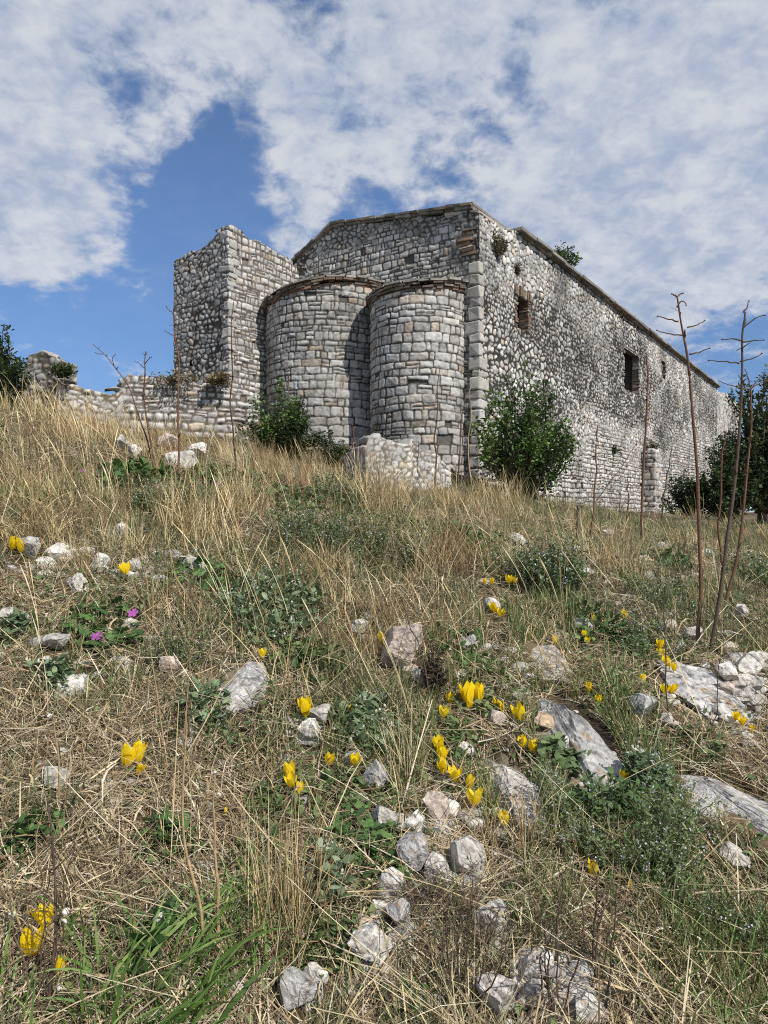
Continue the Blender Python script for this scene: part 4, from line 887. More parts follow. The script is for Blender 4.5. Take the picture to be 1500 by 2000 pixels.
def leafy(px, py, rx, ry, height, nl, lsz, lab, cols, seed, flowers=None, lobed=False, name='leafy_plant', cat='plant'):
    """broader leaves on short stalks"""
    rng = np.random.default_rng(500+seed); g = gp(px, py); a = gp(px, min(py+ry, 2040)); b = gp(px, py-ry); Rx = rx*g[1]/F; Ry = max((b[1]-a[1])/2, .03)
    height *= 1.35; HERBF.append((g[0], g[1], Rx*.9, max(Ry, .05)*.9, .9)); o = empty(name, g); tag(o, lab, cat, None, 'thing'); th, rr = rng.uniform(0, 6.28, nl), np.sqrt(rng.random(nl))
    x, y = g[0]+np.cos(th)*rr*Rx, g[1]+np.sin(th)*rr*Ry; z = height*rng.uniform(.15, 1, nl)*(1-.5*rr); base = on_ground(x*.75+g[0]*.25, y*.75+g[1]*.25); tip = on_ground(x, y)+np.stack([0*z, 0*z, z], -1)
    mb = MB()
    d = tip-base; L = np.linalg.norm(d, axis=1); az = np.arctan2(d[:, 0], d[:, 1]); ln = np.arccos(np.clip(d[:, 2]/L, -1, 1))
    st = ribbon(base, az, ln, 0, L, .0016*(1+.15*g[1]), np.array((.10, .13, .05)), np.array([1, .9, .8])); mb.add(st[0]-g, st[1], st[2])
    if lobed:
        an = np.linspace(-2.75, 2.75, 15); rad = .5*(1+.16*np.cos(an*4.0)); w2 = np.stack([np.sin(an)*rad, .12+np.cos(an)*rad, -.10*np.abs(np.sin(an*1.0))+.05*np.cos(an*4)], -1)
        for q in range(nl):
            e = Euler((rng.normal(-.1, .45), rng.normal(0, .35), -az[q]+rng.normal(0, .6)), 'XYZ').to_matrix(); s = lsz*rng.uniform(.6, 1.3)
            W = np.concatenate([[[0, 0, 0]], w2])*s @ np.array(e).T+tip[q]-g
            mb.add(W, [[0, j+2, j+1] for j in range(14)], pick(rng, cols, 1, .25)[0])
    else:
        k = 3; i = np.repeat(np.arange(nl), k)
        lf = ribbon(base[i]+(tip-base)[i]*rng.uniform(.5, 1, (nl*k, 1)), rng.uniform(-3.1, 3.1, nl*k), rng.normal(1.0, .35, nl*k), rng.normal(.5, .3, nl*k), lsz*rng.uniform(.6, 1.3, nl*k), lsz*rng.uniform(.45, .7, nl*k), pick(rng, cols, nl*k, .25), np.array([.15, .8, 1, .8, .1]), rng.normal(0, .3, nl*k))
        mb.add(lf[0]-g, lf[1], lf[2])
    mb.build('foliage', 'leaf', o)
    if flowers: 
        q = rng.choice(nl, flowers[0]); bl = ribbon(np.repeat(tip[q], 3, 0)-g+rng.normal(0, lsz*.3, (flowers[0]*3, 3))+np.array([0, 0, lsz*.4]), rng.uniform(-3, 3, flowers[0]*3), rng.uniform(.4, 1.6, flowers[0]*3), 0, lsz*.28, lsz*.22, np.array(flowers[1]), LEAF_P); np_mesh('blossom', bl[0], bl[1], 'petal', bl[2], o)
    return o
SILV = [(.14, .20, .10), (.18, .245, .135), (.10, .15, .075), (.22, .28, .17)]
MALL = [(.055, .12, .03), (.075, .15, .04), (.045, .095, .025), (.10, .18, .05)]
def build_herbs():
    herb(1240, 1650, 215, 150, .135, 1900, 'wide mat of wiry green herb dotted with tiny pale lilac blossoms', seed=1, lsz=.0085)
    herb(1420, 1800, 110, 110, .13, 620, 'sparser green herb with pale blossoms below the rounded pale stone', seed=2, lsz=.008)
    herb(1430, 1720, 110, 80, .11, 520, 'herb sprawl with pale blossoms around the rounded pale stone', seed=14, lsz=.008)
    leafy(620, 1000, 120, 30, .10, 130, .05, 'patch of low green weeds in the dry meadow below the larger apse', HERB, 30)
    leafy(880, 1060, 110, 26, .09, 130, .045, 'patch of low green weeds right of the tall herb drift', MALL, 31)
    leafy(1090, 1010, 90, 16, .10, 110, .055, 'low green weeds along the foot of the side wall', HERB, 32)
    leafy(430, 940, 90, 26, .10, 110, .055, 'green weeds below the old footing by the tan tussock', MALL, 33)
    leafy(1390, 1180, 70, 26, .07, 90, .04, 'green weeds between the track and the tall stalks', HERB, 34)
    herb(700, 1090, 150, 40, .24, 620, 'tall green herb drift with white specks in the dry meadow', seed=3, lsz=.015)
    herb(590, 1075, 70, 30, .25, 260, 'grey blossomed herb clump left of the tall herb drift', seed=4, lsz=.015)
    herb(1080, 1150, 55, 22, .26, 420, 'rounded herb clump thick with pale blossoms in dry grass', seed=5, lsz=.016, dep=.2)
    herb(1275, 1290, 60, 40, .15, 330, 'upright green herb with pale blossoms behind the orange lichen outcrop', seed=6, lsz=.011)
    herb(1480, 1140, 40, 24, .22, 220, 'grey green herb clump at the edge under the dark tree', seed=7, lsz=.015)
    herb(670, 985, 60, 20, .24, 200, 'grey herb clump with white specks in front of the low rubble wall', seed=8, lsz=.02)
    herb(320, 1000, 60, 24, .18, 220, 'pale speckled herb clump beside the peeled cane', seed=9, lsz=.015)
    herb(460, 1440, 60, 40, .07, 160, 'small herb with pale blossoms under the grey limestone boulder', seed=10, lsz=.0085)
    herb(350, 1290, 70, 40, .09, 170, 'thin blossoming herb left of the grey limestone boulder', seed=11, lsz=.0085)
    herb(1000, 1120, 60, 26, .18, 170, 'wispy green herb beside the rounded herb clump', seed=12, lsz=.013)
    herb(1290, 1180, 60, 26, .16, 150, 'thin grey herb beside the track and the stalks', seed=13, lsz=.012)
    leafy(530, 1200, 110, 70, .10, 340, .034, 'dense silvery green leafy patch with tiny white flower heads', SILV, 1, (130, (.62, .64, .58)))
    leafy(720, 1440, 75, 60, .08, 150, .030, 'silvery leafy plant right of the goblet crocus', SILV, 2, (40, (.62, .64, .58)))
    leafy(400, 1400, 50, 45, .07, 90, .028, 'dusty green leafy plant below the grey limestone boulder', SILV, 3)
    leafy(1090, 1492, 48, 36, .06, 44, .036, 'grey green heart leaved plant growing on the furrowed outcrop', [(.12, .18, .075), (.15, .2, .09)], 4)
    leafy(200, 1245, 80, 50, .07, 120, .036, 'dark green lobed mallow plant with mauve flowers', MALL, 5, lobed=True, name='mallow_plant')
    leafy(690, 1650, 70, 60, .05, 60, .030, 'sprawling bright mallow plant left of the fractured stones', MALL, 6, lobed=True, name='mallow_plant')
    leafy(400, 1140, 60, 26, .08, 90, .044, 'low green mallow plant beneath the angular pale stone', MALL, 7, lobed=True, name='mallow_plant')
    leafy(285, 1870, 42, 50, .06, 12, .058, 'big dark lobed leaves in front of the low pale stone', [(.03, .075, .015), (.045, .095, .02)], 8, lobed=True)
    leafy(790, 1985, 40, 30, .03, 10, .045, 'bright jagged leaves at the foot of the slope', [(.08, .19, .03), (.1, .22, .04)], 9, lobed=True)
    leafy(640, 1760, 45, 60, .09, 40, .026, 'pale silvery sprig with white heads and a snail', SILV, 10, (10, (.65, .66, .62)))
    leafy(1265, 1545, 42, 36, .09, 110, .03, 'silvery leafy plant beside the small crocus and bedrock slab', SILV, 11, (30, (.62, .64, .58)))
    leafy(1170, 1240, 70, 34, .07, 90, .034, 'low dark leafy plant under the two stacked crocuses', MALL, 12)
    leafy(900, 1290, 60, 40, .07, 90, .032, 'green leafy plant around the grey stone', MALL, 13)
    leafy(260, 940, 60, 26, .14, 90, .06, 'rich green weed patch in the upper meadow below the footing', MALL, 14)
    leafy(30, 1245, 30, 30, .06, 40, .04, 'grey green leafy plant against the pale stone cut by the edge', SILV, 15)
    leafy(1300, 1110, 50, 14, .08, 50, .05, 'dark rosette weed on the track near the stalks', MALL, 16)
    leafy(110, 1330, 60, 30, .05, 60, .026, 'small dusty leaves around the smooth white stone', SILV, 18)
    leafy(600, 1300, 80, 40, .07, 110, .030, 'leafy green weeds below the silvery patch', HERB, 19)
    leafy(560, 1580, 80, 60, .05, 110, .022, 'low green leaf mat under the group of three crocuses', HERB, 20)
    leafy(330, 1660, 70, 50, .05, 60, .026, 'scattered green leaves in straw behind the pale bent stalk', MALL, 21)
    leafy(760, 1680, 60, 50, .05, 60, .026, 'green leaves between the fractured stones', MALL, 22, lobed=True)
    leafy(950, 1340, 70, 40, .06, 100, .024, 'fine green leaves behind the big bright crocus pair', HERB, 23)
    leafy(60, 1660, 60, 60, .05, 60, .024, 'sparse green leaves at the edge below the pale cut stalk', MALL, 24)
    leafy(880, 1450, 60, 50, .05, 80, .022, 'green leaves around the stacked crocuses', HERB, 25)
    leafy(700, 1560, 80, 50, .05, 90, .022, 'low weeds left of the grey upright stone', HERB, 26)
    leafy(500, 1720, 80, 60, .05, 60, .022, 'sparse weeds by the tall upright straw tuft', MALL, 27)
    leafy(1330, 1480, 90, 40, .05, 110, .022, 'green weeds above the wide grey bedrock slab', HERB, 28)
    leafy(640, 1880, 70, 60, .05, 80, .022, 'low green weeds right of the cream stone', HERB, 29)
    leafy(1210, 1610, 110, 40, .10, 200, .022, 'denser leafy heart of the blossom mat', [(.06, .11, .035), (.08, .14, .05)], 17)
def tussock(px, py, n, L, w, cols, lab, seed, lean=.35, bend=.9, spread=.03, az0=None, azs=2.0, name='grass_tussock'):
    rng = np.random.default_rng(700+seed); g = gp(px, py); x, y = g[0]+rng.normal(0, spread, n), g[1]+rng.normal(0, spread, n)
    az = rng.uniform(-3.14, 3.14, n) if az0 is None else rng.normal(az0, azs, n)
    q_ = off_flower(x, y, .4); x, y, az = x[q_], y[q_], az[q_]; n = len(x)
    V, Fc, c = ribbon(on_ground(x, y, -.005), az, np.abs(rng.normal(lean, .2, n)), rng.normal(bend, .35, n), L*rng.uniform(.4, 1.1, n), w*rng.uniform(.6, 1.2, n), pick(rng, cols, n, .2), np.array([.8, 1, .9, .75, .5, .06]), rng.normal(0, .5, n))
    o = np_mesh(name, V-g, Fc, 'leaf' if cols is not STRAW else 'grass', c); o.location = g; tag(o, lab, 'grass tuft', None, 'thing')
def build_tussocks():
    BR = [(.10, .19, .035), (.13, .23, .05), (.08, .15, .03), (.19, .27, .08)]
    tussock(285, 1995, 110, .21, .0075, BR, 'fresh green tuft of broad arching blades at the foot of the slope', 1, .55, .9, .05, 1.1, .7)
    tussock(130, 1985, 130, .16, .0055, BR, 'green blades under the wide open crocus', 2, .4, .8, .06)
    tussock(480, 1840, 130, .15, .0035, BR, 'green grass tuft around the pale twin stalks', 3, .25, .7, .05)
    tussock(560, 1840, 170, .26, .0022, STRAW, 'tall upright straw tuft right of the pale twin stalks', 4, .1, .25, .035)
    tussock(1010, 1660, 130, .20, .0020, STRAW, 'golden dry tuft right of the lone low crocus', 5, .14, .3, .04)
    tussock(930, 1600, 110, .10, .0022, BR, 'fine green tuft under the crocus row', 6, .3, .8, .035)
    tussock(1210, 1390, 160, .16, .003, BR, 'bright green arching tuft below two small crocuses', 7, .5, .9, .05)
    tussock(200, 1350, 150, .10, .003, BR, 'bright green fine tuft behind the long flat stone', 8, .45, .9, .05)
    tussock(1450, 1960, 180, .14, .003, BR, 'green grass tuft at the lower corner under blossoms', 9, .4, .8, .08)
    tussock(1100, 1790, 120, .12, .0024, GREEN, 'thin green tuft behind the dead weeds', 10, .4, .9, .06)
    tussock(380, 1060, 260, .42, .0042, STRAW, 'dense tan tussock of hay right of the peeled cane', 11, .25, .5, .10)
    tussock(60, 1060, 200, .35, .004, STRAW, 'brown matted tussock above the crocus pair', 12, .6, .9, .10)
    tussock(470, 1010, 160, .45, .004, STRAW, 'tan tussock between the hay and the speckled herbs', 13, .3, .5, .09)
    tussock(740, 1010, 200, .55, .0045, STRAW, 'tall pale tussock in the meadow under the low rubble wall', 14, .3, .5, .12)
    tussock(850, 1120, 220, .40, .004, STRAW, 'broad tan tussock right of the tall herb drift', 15, .4, .6, .12)
    tussock(1200, 1130, 200, .38, .004, STRAW, 'tan tussock between the blossoming clump and the stalks', 16, .3, .5, .10)
    tussock(740, 1290, 180, .2, .003, STRAW, 'straw tuft around the tall single crocus', 17, .35, .6, .06)
    tussock(1090, 1330, 160, .2, .003, STRAW, 'straw fringe hanging over the half buried outcrop', 18, .6, 1.1, .07)
    tussock(850, 1790, 420, .16, .0013, [(.10, .075, .055), (.15, .11, .08), (.07, .05, .04)], 'dark hanging mat of fine dead roots between stones', 19, .45, 2.3, .028, name='root_mat')
    tussock(640, 935, 160, .4, .005, STRAW, 'tall yellow tussock under the dark bush by the larger apse', 20, .2, .4, .16)
    tussock(990, 985, 180, .55, .006, STRAW, 'tall golden grass at the foot of the green bush', 21, .2, .5, .22)
    tussock(130, 840, 160, .5, .006, STRAW, 'tall leaning yellow grass below the wall stub', 22, .35, .4, .17, -1.3, .6)
    tussock(300, 835, 120, .35, .006, STRAW, 'yellow grass against the long low wall', 23, .25, .4, .3)
    tussock(205, 768, 120, .35, .012, GREEN, 'green rush tuft on the broken wall base', 24, .2, .4, .15)
    tussock(30, 800, 160, .6, .006, STRAW, 'tall yellow grass beside the dark edge bush', 25, .3, .4, .3, -1.2, .7)
build_herbs(); build_grass(); build_tussocks()

# ------------------------------------------------------------------ bushes and trees
def bush(name, cat, lab, g, H, Wd, nbr, nl, lsz, cols, seed, up=.5, trunk=0.0, dens=1.0, droop=.0, shape=None):
    rng = np.random.default_rng(900+seed); g = np.asarray(g, float); o = empty(name, g); tag(o, lab, cat, None, 'thing')
    mb = MB(); LP = []; LC = []
    for b in range(nbr):
        a = rng.uniform(0, 6.283); rad = math.sqrt(rng.random()); hh = H*(1-.55*rad**2)*rng.uniform(.55, 1.08)
        if shape: hh *= shape(math.cos(a)*rad)
        end = np.array([math.cos(a)*rad*Wd*.5, math.sin(a)*rad*Wd*.45, hh]); st = np.array([rng.normal(0, .04)*Wd, rng.normal(0, .04)*Wd, trunk*H*rng.uniform(.6, 1)])
        mid = st*(1-up)+end*up; mid = np.array([end[0]*(.35+.3*rng.random()), end[1]*(.35+.3*rng.random()), st[2]+(hh-st[2])*.55])+rng.normal(0, .05*Wd, 3)
        P = spline([st, mid, end], 9); P[1:] += rng.normal(0, .012*Wd, (8, 3))
        V, Fc = tube(P, np.linspace(.012, .003, 9)*max(H, .5)*(1 if trunk == 0 else 1.3), 5); mb.add(V, Fc, np.array((.09, .07, .05))*rng.uniform(.7, 1.3))
        m = int(nl/nbr*rng.uniform(.5, 1.5)); t = .22+.78*rng.random(m)**.75; i = np.minimum((t*8).astype(int), 7); f = (t*8-i)[:, None]
        Q = P[i]*(1-f)+P[i+1]*f; Q = Q+rng.normal(0, 1, (m, 3))*(.05*Wd*(1.15-t)[:, None]+.02*Wd); Q[:, 2] -= droop*rng.random(m)*H*.1
        LP.append(Q); LC.append(np.array(cols[rng.integers(len(cols))])*(1+.3*rng.uniform(-1, 1, (m, 1))))
    if trunk > 0:
        P = spline([(0, 0, -.1), (rng.normal(0, .03)*H, 0, trunk*H*.5), (0, 0, trunk*H*1.1)], 7); V, Fc = tube(P, np.linspace(.06, .035, 7)*H*.6, 8); tm = MB(); tm.add(V, Fc, (.10, .085, .07)); tm.build('trunk', 'stem', o, True)
    mb.build('branch', 'stem', o, True)
    Q = np.concatenate(LP); Q[:, 2] = np.maximum(Q[:, 2], .01); C = np.concatenate(LC); n = len(Q)
    V, Fc, c = ribbon(Q, rng.uniform(-3.14, 3.14, n), rng.normal(1.1, .45, n), rng.normal(.4, .3, n), lsz*rng.uniform(.55, 1.5, n), lsz*rng.uniform(.42, .75, n), C, LEAF_P, rng.normal(0, .5, n))
    np_mesh('foliage' if cat != 'tree' else 'crown', V, Fc, 'leaf', c, o)
    return o
FIG = [(.08, .145, .035), (.11, .19, .045), (.06, .105, .028), (.15, .235, .06)]
DRK = [(.035, .06, .02), (.05, .085, .025), (.03, .048, .018), (.07, .11, .03)]
OLV = [(.055, .085, .03), (.075, .11, .04), (.04, .065, .025)]
def gz(p, dz=-.05): p = np.array(p); return np.array([p[0], p[1], float(ground(p[0], p[1]))+dz])
def build_bushes():
    bush('bush', 'bush', 'leafy green bush standing against the church corner', gz(at(1018, 965, 12.7)), 2.4, 2.15, 70, 7800, .075, FIG+[(.045, .08, .022)], 1, shape=lambda q: 1.0-.12*q)
    bush('bush', 'bush', 'dark green bush at the foot of the larger apse', gz(at(552, 880, 12.2)), 1.35, 1.5, 52, 5200, .06, OLV+FIG[:2], 2)
    bush('bush', 'bush', 'low thin olive bush right of the dark green bush', gz(at(650, 880, 12.2)), .65, .8, 34, 1900, .04, OLV, 3)
    bush('bush', 'bush', 'small dark bush by the buttress of the side wall', gz(at(1345, 1000, 15.5)), 1.35, 1.3, 50, 4200, .06, DRK+OLV, 4)
    bush('tree', 'tree', 'dark dense tree cut by the frame edge at the far end of the side wall', gz(at(1490, 1000, 16.0)), 3.6, 2.4, 110, 15000, .085, DRK+OLV[:2], 5, trunk=.12)
    bush('tree', 'tree', 'darker lower tree in front of the dense tree by the side wall', gz(at(1415, 1000, 15.2)), 1.9, 1.5, 70, 7500, .07, DRK, 6, trunk=.08)
    bush('bush', 'bush', 'dark bush with a bare upright sprig beside the wall stub', gz(at(8, 730, 9.2)), 1.05, .75, 40, 3600, .045, OLV+DRK, 7)
    p = RW(4.9, -.15); bush('bush', 'bush', 'small green shrub rooted on the eave of the side wall', v3(p, 6.08), .72, 1.0, 36, 1300, .065, OLV+FIG[:2], 8)
    p = RW(.75, .02); bush('weed', 'weed', 'grey tuft growing from the broken brick corner', v3(p, 5.25), .62, .5, 46, 1100, .05, [(.17, .15, .08), (.22, .19, .11), (.12, .12, .06)], 9)
    p = RW(1.75, .05); bush('weed', 'weed', 'small grey tuft above the brick edged window', v3(p, 5.15), .25, .25, 24, 400, .045, [(.15, .14, .09), (.12, .12, .07)], 10)
    p = RW(8.6, .06); bush('weed', 'weed', 'small green weed sprouting from the middle of the side wall', v3(p, 1.72), .28, .36, 20, 420, .06, OLV+FIG[:1], 11)
    p = RW(12.2, .2); bush('weed', 'weed', 'brownish weed growing on top of the buttress', v3(p, 2.0), .5, .5, 24, 500, .06, [(.14, .13, .08), (.10, .11, .05)], 12)
    bush('weed', 'weed', 'dry green weed on top of the wall stub', np.array(at(118, 738, 11.1)), .25, .45, 30, 700, .05, OLV+[(.2, .17, .09)], 13)
    bush('weed', 'weed', 'withered tuft lying along the top of the long low wall', np.array(at(340, 745, 12.2)), .12, .9, 30, 500, .045, [(.26, .21, .11), (.2, .165, .085), (.15, .15, .06)], 14)
    bush('weed', 'weed', 'dry yellow tuft on the long low wall beneath the tower corner', np.array(at(425, 752, 12.4)), .22, .5, 34, 700, .05, [(.26, .2, .1), (.2, .16, .08)], 15)
    bush('weed', 'weed', 'dead thorny weed in front of the pinkish white rock', gp(845, 1365), .17, .11, 46, 1300, .010, [(.085, .07, .04), (.06, .05, .03), (.11, .10, .05)], 16)
DW = [(.075, .05, .035), (.10, .07, .045), (.06, .042, .03), (.14, .10, .065)]
def build_dead_weeds():
    for k, (px, py, H, Wd, nb, lab) in enumerate([(905, 1990, .26, .16, 16, 'dark brown branching dead weed in front of the small egg shaped stone'), (945, 1900, .16, .12, 12, 'dark dead weed branching right of the hanging root mat'),
            (1085, 1990, .28, .14, 14, 'dark dead twiggy weed across the white angular stone'), (1165, 1930, .24, .14, 14, 'dark dead weed tangle under the backlit crocus'), (85, 1985, .34, .14, 16, 'dark twiggy dead weed in the near corner by the snails'),
            (365, 1460, .20, .05, 9, 'narrow dark plumed dead weed beside the brownish stone'), (520, 1900, .14, .12, 10, 'brown dead weed at the side of the tall upright straw tuft'), (1330, 1130, .32, .3, 14, 'brown dead weed on the track behind the broken cane'),
            (1210, 1000, .4, .3, 12, 'brown dead weed at the edge of the track under the wall window'), (590, 1400, .13, .08, 9, 'small dark dead weed left of the pair of stones'), (1000, 1480, .13, .08, 9, 'small brown dead weed between outcrop and crocus stack'),
            (60, 960, .45, .3, 14, 'brown dead weed in the tall grass above the peeled cane'), (150, 1060, .3, .16, 10, 'brown dead weed over the rubble line')]):
        rng = np.random.default_rng(1700+k); g = gp(px, min(py, 2030)); mb = MB(); V1, F1 = ico(1); w0 = .00075*(1+.3*g[1])
        for b in range(max(3, nb//3)):
            a = rng.uniform(0, 6.283); q = rng.random(); e = np.array([math.cos(a)*Wd*.6*q, math.sin(a)*Wd*.5*q, H*rng.uniform(.5, 1.05)*(1-.3*q)]); m = e*.5+np.array([0, 0, H*.05])+rng.normal(0, .05*H, 3)*[1, 1, .3]
            P = spline([rng.normal(0, .006, 3)*[1, 1, 0]-[0, 0, .01], m, e], 12); P[1:] += rng.normal(0, .008*H, (11, 3)); V, Fc = tube(P, np.linspace(w0*1.7, w0*.7, 12), 5); cc = np.array(DW[rng.integers(4)]); mb.add(V, Fc, cc)
            for t in range(9):
                p = P[rng.integers(4, 12)]; d = rng.normal(0, 1, 3)*[1, 1, .4]+[0, 0, .6]; d = d/np.linalg.norm(d)*H*rng.uniform(.04, .22); Q = spline([p, p+d*.5+rng.normal(0, .01*H, 3), p+d], 5); V, Fc = tube(Q, w0*.55, 4); mb.add(V, Fc, cc*1.1)
                for u in range(rng.integers(1, 4)):
                    c0 = Q[rng.integers(2, 5)]; mb.add(V1*w0*rng.uniform(1.0, 2.0)*np.array([1, 1, rng.uniform(.9, 2)])*(1+.3*rng.normal(0, 1, (len(V1), 1)))+c0, F1, cc*rng.uniform(.8, 2.0))
        o = mb.build('dead_weed', 'stem'); o.location = g; tag(o, lab, 'weed', None, 'thing')
build_bushes(); build_dead_weeds()

# ------------------------------------------------------------------ stalks and canes
ST_BR = (.135, .072, .044); ST_DK = (.085, .06, .045); ST_PL = (.33, .235, .13)
# pixel polyline from the foot up, thickness in pixels at the foot, colour, side twigs as pixel polylines, label
STALKS = [
 ([(1361, 1272), (1368, 1120), (1363, 950), (1352, 790), (1337, 660), (1322, 580)], 10, ST_BR, [[(1340, 655), (1310, 652), (1283, 645)], [(1342, 640), (1358, 636), (1376, 626)], [(1325, 628), (1300, 622), (1284, 618)], [(1345, 692), (1365, 688), (1386, 680)], [(1322, 600), (1332, 588), (1340, 596)], [(1322, 580), (1316, 576), (1312, 574)], [(1322, 580), (1330, 574), (1334, 573)]], 'tallest reddish stalk with forked top rising into the sky'),
 ([(1384, 1282), (1412, 1120), (1432, 960), (1444, 800), (1449, 680), (1452, 610)], 10, ST_DK, [[(1444, 710), (1420, 706), (1384, 704)], [(1446, 706), (1470, 700), (1488, 690)], [(1450, 665), (1430, 662), (1410, 663)], [(1450, 668), (1475, 665), (1492, 664)], [(1452, 640), (1475, 622), (1494, 616)], [(1452, 610), (1460, 598), (1463, 588)]], 'tall dark stalk leaning beside the tallest reddish stalk'),
 ([(1410, 1200), (1440, 1100), (1458, 960), (1468, 820), (1468, 755)], 8, ST_BR, [[(1467, 760), (1480, 742), (1494, 728)], [(1467, 760), (1440, 756), (1404, 744)], [(1468, 758), (1485, 748), (1500, 742)], [(1466, 756), (1460, 735), (1455, 722)]], 'reddish stalk with a star of twigs in front of the dark tree'),
 ([(1412, 1130), (1404, 1040), (1408, 950), (1412, 880), (1416, 840)], 6, ST_BR, [], 'thin reddish stalk between the tall stalks'),
 ([(1254, 1068), (1253, 960), (1262, 840), (1266, 760), (1262, 690)], 7, ST_BR, [], 'upright reddish stalk across the buttress of the side wall'),
 ([(1150, 1075), (1158, 980), (1164, 900), (1168, 830)], 5, ST_BR, [[(1160, 985), (1200, 930), (1235, 880), (1244, 860)]], 'thin stalk with one long side twig by the track'),
 ([(1128, 1062), (1130, 1010), (1131, 985)], 5, ST_DK, [], 'short broken stub left of the thin stalk'),
 ([(1292, 1020), (1302, 940), (1314, 870)], 4, ST_DK, [], 'short thin dark stalk near the small dark bush'),
 ([(1222, 1020), (1226, 960), (1228, 940)], 4, ST_BR, [], 'short stub of stalk under the side wall window'),
 ([(463, 960), (455, 860), (452, 760), (453, 660), (455, 590)], 5, ST_DK, [[(452, 770), (446, 755), (444, 742)]], 'straight dark stalk in front of the tower corner'),
 ([(348, 935), (350, 830), (350, 730), (344, 650), (338, 590)], 6, ST_BR, [[(345, 660), (330, 650), (322, 646)], [(343, 640), (354, 644), (362, 642)], [(340, 615), (330, 605), (325, 598)]], 'stalk crossing the left edge of the tower'),
 ([(312, 922), (295, 860), (284, 790), (283, 720), (287, 686)], 5, ST_BR, [[(284, 710), (292, 700), (296, 697)], [(284, 720), (272, 710), (264, 706)]], 'reddish stalk in front of the long low wall'),
 ([(302, 918), (278, 830), (258, 770), (215, 705), (180, 672)], 4, ST_BR, [[(222, 715), (220, 700), (226, 692)], [(200, 692), (190, 690), (184, 688)]], 'slanting stalk leaning against the sky beside the long low wall'),
 ([(850, 962), (850, 880), (854, 800), (856, 730)], 5, ST_BR, [], 'stalk standing before the smaller apse'),
 ([(896, 965), (900, 880), (904, 800), (908, 760)], 4, ST_BR, [], 'first thin stalk of the pair by the church corner'),
 ([(924, 972), (916, 880), (918, 800), (918, 750)], 4, ST_PL, [], 'pale thin stalk of the pair by the church corner'),
 ([(562, 892), (563, 800), (561, 710)], 3.5, ST_BR, [], 'thin stalk in front of the bush by the larger apse'),
 ([(700, 925), (692, 860), (688, 820)], 3.5, ST_BR, [], 'thin stalk left of the low rubble wall'),
 ([(400, 1872), (388, 1760), (362, 1650), (356, 1550), (360, 1440), (364, 1390)], 9, ST_PL, [[(360, 1440), (366, 1350), (372, 1270)]], 'long pale bent stalk with a dark plumed tip in the near grass'),
 ([(426, 1860), (428, 1760), (420, 1640), (419, 1515)], 10, ST_PL, [], 'stout pale stalk with a cut top next to the bent stalk'),
 ([(331, 1520), (312, 1380), (292, 1260), (279, 1170)], 4, ST_PL, [], 'slender straw leaning above the brownish stone'),
 ([(121, 1590), (115, 1500), (108, 1440), (104, 1398)], 6, ST_PL, [], 'pale cut stalk near the dark dug soil'),
 ([(93, 1990), (104, 1850), (107, 1720), (97, 1600), (95, 1560)], 9, ST_DK, [[(106, 1700), (125, 1680), (150, 1660)], [(104, 1840), (125, 1830), (140, 1812)], [(102, 1760), (85, 1745), (72, 1730)], [(104, 1650), (88, 1632), (80, 1620)]], 'dark dead weed stem beside the wide open crocus'),
 ([(30, 1890), (44, 1840), (26, 1770), (8, 1700)], 8, ST_PL, [], 'pale straw stem leaning out over the corner'),
 ([(1158, 1905), (1163, 1800), (1164, 1720), (1160, 1690)], 6, ST_DK, [[(1163, 1790), (1180, 1775), (1192, 1760)], [(1163, 1830), (1145, 1812), (1132, 1800)]], 'dark dead stem directly under the backlit crocus'),
 ([(1178, 1985), (1192, 1880), (1200, 1790), (1206, 1720)], 6, ST_DK, [[(1195, 1850), (1215, 1840), (1232, 1822)], [(1190, 1890), (1170, 1872), (1160, 1866)]], 'dark dead stem leaning right of the backlit crocus'),
 ([(1088, 1900), (1090, 1800), (1098, 1740), (1094, 1700)], 6, ST_DK, [[(1090, 1800), (1108, 1780), (1118, 1765)], [(1090, 1850), (1075, 1830), (1066, 1824)]], 'dark dead stem behind the bright white angular stone'),
 ([(1063, 1980), (1058, 1900), (1056, 1860)], 5, ST_DK, [], 'short dark stem across the bright white angular stone'),
 ([(868, 1995), (878, 1900), (872, 1800), (878, 1760)], 5, ST_DK, [[(876, 1880), (900, 1860), (920, 1845)], [(874, 1830), (858, 1815), (850, 1808)]], 'dark twiggy stem in front of the hanging root mat'),
 ([(1308, 1420), (1302, 1320), (1300, 1220), (1298, 1150)], 4, ST_DK, [], 'thin dark stem rising through the crocus cluster'),
 ([(1105, 1300), (1106, 1270), (1098, 1160), (1092, 1090)], 3, ST_PL, [], 'thin straw beside the rounded herb clump'),
 ([(850, 1400), (820, 1270), (800, 1220), (782, 1165)], 4, ST_DK, [[(806, 1235), (796, 1225), (790, 1222)], [(812, 1250), (822, 1238), (826, 1232)]], 'dark dry stem above the dead thorny weed'),
 ([(1388, 1450), (1400, 1380), (1402, 1300)], 3, ST_DK, [], 'thin dark stem in front of the rubble heap'),
]
